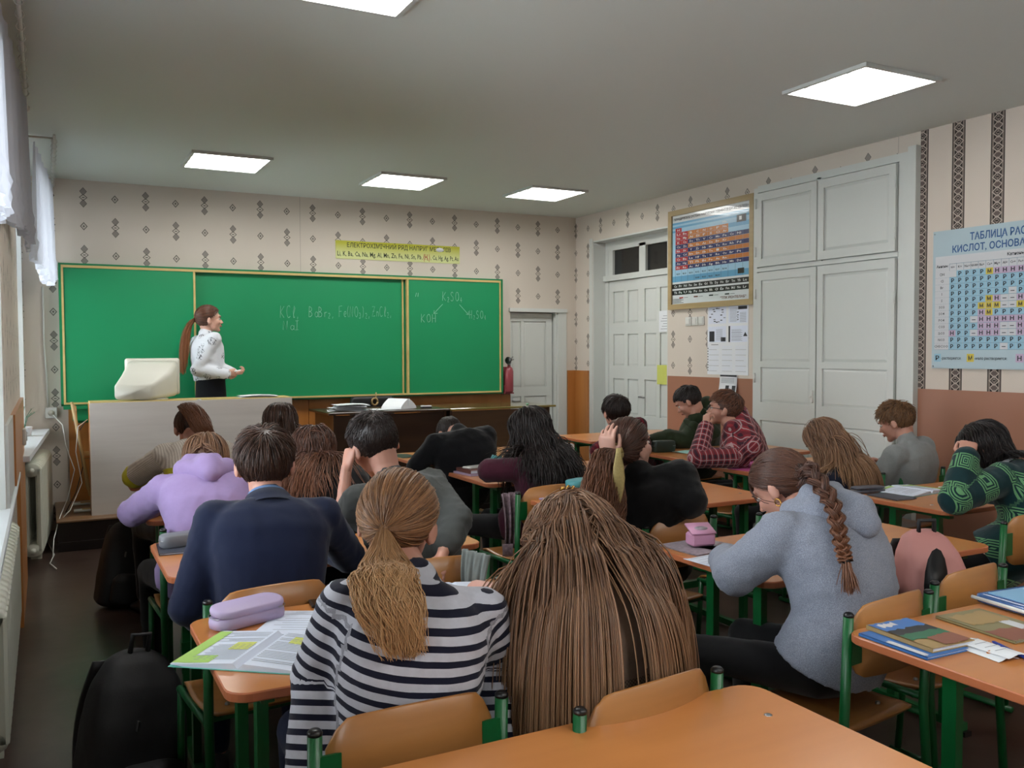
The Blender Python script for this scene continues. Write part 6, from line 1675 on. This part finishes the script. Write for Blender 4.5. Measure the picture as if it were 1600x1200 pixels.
# --- right row
open_book('open_textbook', 'open textbook with green headings on the right-hand desk', (4.17, 3.26), .36, .24, 8, .018, blots=((-1, 1, .1, .9, .7, .92), (1, 1, .2, .9, .55, .75), (1, 1, .85, 1, -.9, .9)), cover='teal', nl=14)
book('notebook', 'dark marbled notebook in front of the open textbook', (3.92, 3.18), .14, .20, .006, -4, 'marble')
o = pencil_case('blue-grey marbled pencil case at the left end of the right-hand desk', (3.94, 3.35), .20, .08, .035, -10, 'marble', 'marble', lid=True)
open_book('open_textbook', 'second open green-edged textbook behind the raised elbow', (4.58, 3.16), .34, .24, 6, .014, blots=((-1, 1, .6, 1.0, -.9, .9),), cover='greenprint', nl=12)
pen('black pen standing out beside the raised sleeve', (4.33, 3.06), (4.40, 3.14), 'black_plastic')
book('notebook', 'bright pink notebook at the left end of the sequin case desk', (4.03, 4.36), .17, .22, .006, 12, 'pink2')
o = pencil_case('pink sequinned pencil case on the bright pink notebook', (4.13, 4.36), .19, .075, .05, -32, 'sequin', 'sequin', z=ZT+.0065, lid=False)
open_book('open_notebook', 'white open notebook behind the sequinned pencil case', (4.30, 4.46), .30, .2, 0, .006, nl=6)
o = pencil_case('dark green barrel pencil case by the red checked elbow', (4.16, 5.44), .19, .09, .085, -10, 'dgreen', 'dgreen', lid=False)
open_book('open_notebook', 'pale open notebook beside the dark green pencil case', (4.36, 5.30), .30, .2, 6, .006, page='mint', nl=6)
open_book('open_notebook', 'white open notebook before the boy in the green hood', (4.72, 6.58), .30, .2, 10, .006, nl=6)
sheet('white paper sheet left of the slumped pupil on the front middle desk', (2.34, 6.16), .15, .21, 8, m='cosmos', lines=0, name='notebook', cat='notebook')

# --- teacher's desk: grey front panel, top and side
td = thing('teachers_desk', 'tall teacher desk with a pale grey laminate front panel on the podium', 'desk', (1.1, 7.95, .243))
b = MB(); b.box(.302, 1.90, 7.74, 7.758, .243, 1.135); b.build('front_panel', 'desk_grey', td)
b = MB(); b.box(.305, 1.90, 7.758, 8.02, .98, 1.0); b.box(.305, 1.90, 7.70+.06, 8.02, 1.125, 1.143); b.build('top', 'yellow_wood', td)
b = MB(); b.box(.302, .318, 7.758, 8.0, .243, 1.125); b.build('side_panel', 'laminate', td)
b = MB(); b.box(1.882, 1.90, 7.758, 8.0, .243, 1.125); b.build('side_panel', 'laminate', td)
b = MB(); b.lathe([(0, 0), (.02, 0), (.02, .012), (.008, .016), (0, .016)], (1.13, 7.765, 1.128), 10); b.build('lock', 'steel', td)
# --- old monitor, its back toward the class
mo = thing('crt_monitor', 'beige tube monitor standing on the teacher desk, back to the class', 'monitor', (.75, 7.9, 1.143), None)
b = MB(); 
def mring(y, x0, x1, z0, z1, r=.02): return [(x, y, z) for x, z in rounded(x0, x1, z0, z1, r, 4)]
b.loft([mring(8.10, .60, 1.00, 1.19, 1.47), mring(8.03, .585, 1.015, 1.175, 1.485), mring(8.0, .60, 1.00, 1.185, 1.47)]); bez_ = b.build('bezel', 'crt', mo)
b = MB(); b.loft([mring(8.0, .605, .995, 1.17, 1.465, .03), mring(7.93, .585, .98, 1.165, 1.44, .04), mring(7.87, .545, .93, 1.16, 1.37, .04), mring(7.80, .49, .80, 1.155, 1.285, .03), mring(7.77, .49, .76, 1.155, 1.27, .03)]); hs_ = b.build('housing', 'crt', mo)
b = MB(); b.lathe([(.11, 1.143), (.115, 1.15), (.06, 1.165), (.055, 1.20)], (.80, 7.93, 0), 20); b.build('base', 'crt', mo)
for i, (dx, rz) in enumerate(((0, 4), (.03, -6), (.01, 10))): sheet(('lowest', 'middle', 'top')[i] + ' white paper of the small stack beside the standing teacher', (1.62+dx, 7.88, ), .30, .19, rz, z=1.1435+.006*i, lift=.005, group='papers on the teacher desk')
# --- student chair and cables on the podium
o = thing('podium_chair', 'brown metal-legged chair standing sideways on the podium left of the grey panel', 'chair', (.33, 8.1, .243))
b = MB(); b.loft([[(.205, 7.95+u*.36, .93), (.225, 7.95+u*.36, .93)] + [(.245-.03, 7.95+u*.36, 1.10), (.195, 7.95+u*.36, 1.10)] for u in (0, .5, 1)]); b.build('backrest', 'ply', o)
b = MB(); b.box(.26, .58, 7.93, 8.33, .68, .70, 0, .006); b.build('seat', 'ply', o)
for y in (7.95, 8.31):
    b = MB(); b.tube([(.19, y, 1.12), (.25, y, .72), (.30, y, .38), (.42, y, .275), (.24, y, .262)], .012, 8); b.build('back_post', 'tan', o)
    b = MB(); b.tube([(.26, y, .685), (.55, y, .685), (.58, y, .62), (.44, y, .30)], .011, 8); b.build('front_leg', 'tan', o)
    b = MB(); b.tube([(.18, y, .258), (.62, y, .258)], .014, 8); b.build('foot_rail', 'white_paint', o)
def cord(label, pts, r=.004, m='white_plastic'):
    b = MB(); b.tube(pts, r, 6); return tag(recentre(b.build('cable', m)), label, 'cable', None)
cord('white cable looping down behind the podium chair to the floor', [(.05, 8.55, 1.0), (.12, 8.45, .92), (.14, 8.4, .75), (.20, 8.3, .55), (.14, 8.1, .34), (.08, 7.75, .26), (.03, 7.55, .12), (.02, 7.4, .01)])
cord('second white cable hanging from the teacher desk edge', [(.29, 7.85, 1.0), (.22, 7.80, .95), (.20, 7.8, .75), (.24, 7.82, .5), (.15, 7.75, .30), (.10, 7.70, .255)], .0035)
cord('dark cable curving behind the podium chair', [(.30, 8.2, .98), (.22, 8.15, .86), (.26, 8.1, .6), (.2, 8.0, .40), (.12, 7.9, .26)], .0035, 'black_plastic')
cord('white cable running along the left wall floor', [(-.02, 8.5, .02), (-.01, 8.0, .012), (.03, 7.5, .012), (.0, 7.2, .012), (.04, 7.0, .012)], .004)
# --- potted plant wire on the far sill
pl = thing('window_plant', 'small green plant in a pale pot on the far windowsill', 'plant', (-.16, 7.9, .851))
b = MB(); b.lathe([(0, .851), (.045, .851), (.06, .94), (.064, .955), (.054, .955), (.05, .92), (0, .92)], (-.16, 7.9, 0), 16); b.build('pot', 'white_p', pl)
for k in range(7):
    a = k*.9; b = MB(); b.tube([(-.16, 7.9, .92), (-.16+.03*math.cos(a), 7.9+.05*math.sin(a), 1.03), (-.14+.06*math.cos(a), 7.9+.12*math.sin(a), 1.07+.02*(k % 3))], .0025, 5); st_ = b.build('stem', 'forest', pl)
    b = MB(); c = V3(-.14+.06*math.cos(a), 7.9+.12*math.sin(a), 1.07+.02*(k % 3)); b.add([c, c+V3(.02, .02, .015), c+V3(.0, .055, -.005), c+V3(-.02, .02, .015)], [(0,1,2), (0,2,3)]); b.build('leaf', 'forest', st_)

# --- demonstration tables
dm = thing('demonstration_table', 'long dark wooden table with a polished top before the chalkboard', 'table', (3.3, 7.9, .243))
b = MB(); b.box(2.19, 3.345, 7.62, 8.28, .975, .995, 0, .003); b.build('table_top', 'dark_wood', dm)
b = MB(); b.box(3.35, 4.50, 7.62, 8.28, .975, .995, 0, .003); b.build('table_top', 'sheen_top', dm)
b = MB(); b.box(2.26, 3.30, 7.665, 7.685, .30, .965); b.build('front_panel', 'dark_wood', dm); b = MB(); b.box(3.38, 4.42, 7.665, 7.685, .30, .965); b.build('front_panel', wood('brown_laminate', '#4a3322', '#6a4c31', 0, 1.2, .4), dm)
for x in (2.24, 3.30, 3.36, 4.42):
    b = MB(); b.box(x, x+.022, 7.65, 8.25, .243, .975); b.build('side_panel', 'dark_wood', dm)
for i in range(7): sheet('sheet %s in the leaning pile of white papers on the demonstration table' % ('at the bottom', 'second from below', 'third from below', 'in the middle', 'third from the top', 'second from the top', 'on top')[i], (2.40+.015*(i % 3)+.01*i, 7.86+.02*(i % 2), ), .30, .21, -14+7*(i % 4), z=.9955+.009*i, lift=.006, group='papers on the demonstration table')
sheet('white sheets spread flat right of the paper pile', (2.70, 7.82), .30, .21, 8, z=.9955, group='papers on the demonstration table')
open_book('open_book', 'thick open book standing fanned with white pages on the demonstration table', (2.93, 7.86), .26, .22, 35, .10, nl=0, z=.9955, page='paper', curl=.02)
o = thing('black_chair', 'black padded chair back showing behind the demonstration table', 'chair', (2.85, 8.40, .243))
b = MB(); softbox(b, 2.62, 3.08, 8.36, 8.42, .86, 1.09, .03); b.build('backrest', 'black_cl', o); b = MB(); b.box(2.64, 3.06, 8.0+.33, 8.58-.03, .66, .70, 0, .01); b.build('seat', 'black_cl', o)
for x in (2.66, 3.04):
    b = MB(); b.tube([(x, 8.40, .95), (x, 8.42, .25)], .012, 8); b.build('leg', 'steel', o); b = MB(); b.tube([(x, 8.53, .66), (x, 8.54, .25)], .012, 8); b.build('leg', 'steel', o)
o = thing('ribbon_bow', 'small tan ribbon hanging over the black chair back', 'ribbon', (2.86, 8.35, 1.0)); b = MB(); b.tube([(2.86+.03*math.cos(a), 8.345, 1.04+.035*math.sin(a)) for a in [i*math.pi/5 for i in range(11)]], .010, 6); b.tube([(2.87, 8.345, 1.06), (2.88, 8.36, 1.13)], .006, 6); b.build('band', 'tan', o)
o = thing('board_eraser', 'white and dark board eraser lying on the demonstration table', 'eraser', (3.18, 7.8, .9955)); b = MB(); b.box(3.13, 3.23, 7.78, 7.82, .9955, 1.008); b.build('pad', 'dark_note', o); b = MB(); b.box(3.13, 3.23, 7.78, 7.82, 1.008, 1.022, 0, .003); b.build('grip', 'white_p', o)
o = thing('chalk_stick', 'tiny white chalk piece at the right end of the polished table', 'chalk', (4.26, 7.78, .9955)); b = MB(); b.tube([(4.25, 7.78, 1.003), (4.275, 7.785, 1.003)], .007, 8); b.build('stick', 'chalk', o)

# --- fire extinguisher
fe = thing('fire_extinguisher', 'small red fire extinguisher hung on the wall beside the small door', 'fire extinguisher', (4.415, 8.52, 1.08))
M['ext_red'] = plain('extinguisher_red', '#96404a', .3, coat=.3); x_, y_ = 4.43, 8.50
b = MB(); b.lathe([(0, 1.085), (.040, 1.085), (.048, 1.10), (.048, 1.31), (.040, 1.345), (.018, 1.365), (.016, 1.385), (0, 1.385)], (x_, y_, 0), 20); b.build('cylinder', 'ext_red', fe)
b = MB(); b.lathe([(0, 1.38), (.018, 1.38), (.018, 1.41), (.010, 1.43), (0, 1.43)], (x_, y_, 0), 10); b.build('valve', 'steel', fe)
b = MB(); b.tube([(x_, y_, 1.42), (x_+.06, y_, 1.44)], .006, 6); b.tube([(x_, y_, 1.43), (x_+.05, y_, 1.47)], .006, 6); b.build('handle', 'steel', fe)
b = MB(); b.tube([(x_-.0, y_-.03, 1.40), (x_-.03, y_-.05, 1.43), (x_-.04, y_-.055, 1.43)], [.012, .038, .040], 14); b.build('horn', 'black_plastic', fe)
b = MB(); b.box(x_-.06, x_+.06, 8.50, YF-.002, 1.07, 1.084); b.box(x_-.055, x_-.048, 8.49, YF-.002, 1.07, 1.16); b.box(x_-.06, x_+.06, YF-.012, YF-.002, 1.06, 1.36); b.build('bracket', 'ext_red', fe)

# --- bags
def backpack(label, loc, w, d, h, m, rotz=0, lean=0, name='backpack', openp=False, pocket=True, seed=1):
    o = thing(name, label, 'backpack', loc, None, rotz)
    rr = random.Random(seed); P = []
    rings = []
    for z, sx, sy, oy in ((0, .86, .82, 0), (.05, 1.0, 1.0, 0), (.3, 1.03, 1.05, .01), (.6, .98, .92, .03), (.82, .84, .72, .05), (.95, .60, .48, .07), (1.0, .34, .25, .08)):
        c = np.array([0, oy + lean*z*h, z*h])
        rings.append([c + np.array([w/2*sx*math.copysign(abs(math.cos(a))**.6, math.cos(a)), d/2*sy*math.copysign(abs(math.sin(a))**.6, math.sin(a)), 0]) for a in [2*math.pi*k/24 for k in range(24)]])
    V, F = remesh([p_loft(rings)], .012, 5); V = wrinkle(V, F, .010, 16, seed); 
    V[:, 2] -= V[:, 2].min()
    link('bag', np_mesh('bag', V, F, [M[m]], None, True), o, local=True)
    if pocket:
        V, F = remesh([p_loft([[np.array([w*.36*s*math.copysign(abs(math.cos(a))**.6, math.cos(a)), -d/2 + lean*z - .01 - .05*s*math.sin(a) , z + 0*a]) for a in [2*math.pi*k/20 for k in range(20)]] for z, s in ((.05*h, .8), (.10*h, 1), (.35*h, 1), (.42*h, .75))])], .011, 4); V = wrinkle(V, F, .006, 22, seed+1)
        link('front_pocket', np_mesh('front_pocket', V, F, [M[m]], None, True), o, local=True)
    b = MB(); b.tube([(-.03, .06+lean*h, h*.97), (-.03, .06+lean*h, h*1.10), (.03, .06+lean*h, h*1.10), (.03, .06+lean*h, h*.97)], .009, 6); b.build('grab_loop', 'bagtrim', o, local=True)
    for s in (-1, 1):
        b = MB(); rows = []
        for t in [i/10 for i in range(11)]:
            z = h*(.92 - .82*t); y = d/2*.9 + lean*z + .07*math.sin(math.pi*t) + .02; rows.append([(s*w*.27-.025, y, z), (s*w*.27+.025, y, z), (s*w*.27+.025, y+.012, z), (s*w*.27-.025, y+.012, z)])
        b.loft(rows); b.build('strap', 'bagtrim', o, local=True)
    b = MB(); zz = [(w*.40*math.cos(a), -d/2*.70 + lean*h*(.55+.35*math.sin(a)) - .012, h*(.55+.36*math.sin(a))) for a in [i*math.pi/10 for i in range(11)]]
    b = MB(); b.box(-w*.2, -w*.2+.006, -d/2*1.12, -d/2*1.0, h*.62, h*.68); b.build('zip_pull', 'steel', o, local=True)
    return o
backpack('large black backpack on the floor beneath the open textbook', (.20, 3.12, 0), .34, .24, .54, 'bagcloth', .35, 0, seed=3).rotation_euler = (0, .16, .35)
backpack('black backpack on the floor left of the lilac hoodie girl, near the podium', (.38, 5.85, 0), .32, .22, .50, 'bagcloth', .2, 0, seed=5).rotation_euler = (0, .18, .2)
backpack('dark grey bag on the floor under the striped girl desk', (.72, 2.55, 0), .30, .20, .30, 'bag_grey', 1.2, 0, seed=6)
o = backpack('pink backpack gaping open on the chair seat', (2.80, 2.08, .455), .26, .20, .42, 'pinkbagc', -.35, 0, seed=7, pocket=True)
b = MB(); b.loft([[(-.07+.045*math.cos(a)*s, -.108-.0*s + .0015*k, .27+.13*math.sin(a)*s) for a in [i*math.pi/8 for i in range(16)]] for k, s in ((0, 1.0), (1, .98))]); b.build('dark_inside', 'black_cl', o, local=True)  # flat black oval stands in for the bag's shaded interior
o = thing('teal_bag', 'turquoise rounded bag top at the bottom edge below the desk', 'bag', (.33, 1.93, 0)); V, F = remesh([p_ell((.33, 1.95, .20), (.10, .10, .20))], .012, 3); V = wrinkle(V, F, .006, 18, 4); link('bag', np_mesh('bag', V, F, [M['teal']], None, True), o)
b = MB(); b.tube([(.36, 1.9, .37), (.42, 1.88, .41), (.46, 1.92, .37)], .010, 6); b.build('handle', 'white_p', o)
# soft hanging cloths: a folded sheet with real folds
def hanging(name, label, cat, top_pts, drop, width, mats, folds, seed, part='cloth'):
    o = thing(name, label, cat, top_pts[0])
    rr = random.Random(seed); b = MB(); rows = []
    P = [Vector(p) for p in top_pts]; d = (P[1]-P[0]); n = 30; nrm = Vector((d.y, -d.x, 0)).normalized()
    for j in range(15):
        t = j/14; row = []; back = []
        for i in range(n+1):
            u = i/n; w_ = (u-.5)*(1 - .35*t) + .5
            q = P[0] + d*w_ + Vector((0, 0, -drop*t)) + nrm*(folds*(math.sin(u*19+seed) + .5*math.sin(u*37+t*3)) + .02*math.sin(t*3)); row.append(q); back.append(q + nrm*-.012)
        rows.append(row + back[::-1])
    b.loft(rows); b.build(part, mats, o)
    return o
hanging('folded_jacket', 'pale grey striped jacket hanging by the chair of the charcoal shirt boy', 'jacket', [(1.254, 2.760, 0.858), (1.313, 2.672, 0.847)], .20, .1, [cloth('jacket_stripe', '#7d8380', 'plain')], .006, 3)
M['flecked'] = plain('flecked_scarf', '#a08890', .9, var=.95, nscale=60)
o = hanging('scarf', 'dark scarf with pale flecks hanging beside the maroon girl chair', 'scarf', [(2.144, 4.210, 0.772), (2.256, 4.208, 0.777)], .30, .1, ['flecked'], .012, 7)
for k in range(9):
    p = V3(*(2.146, 4.196, 0.464)) + V3(.006*k, -.002*k, .04); b = MB(); b.tube([p, p + V3(.002, 0, -.05), p + V3(-.003, 0, -.085)], [.004, .0035, .002], 5); b.build('tassel', 'flecked', o)
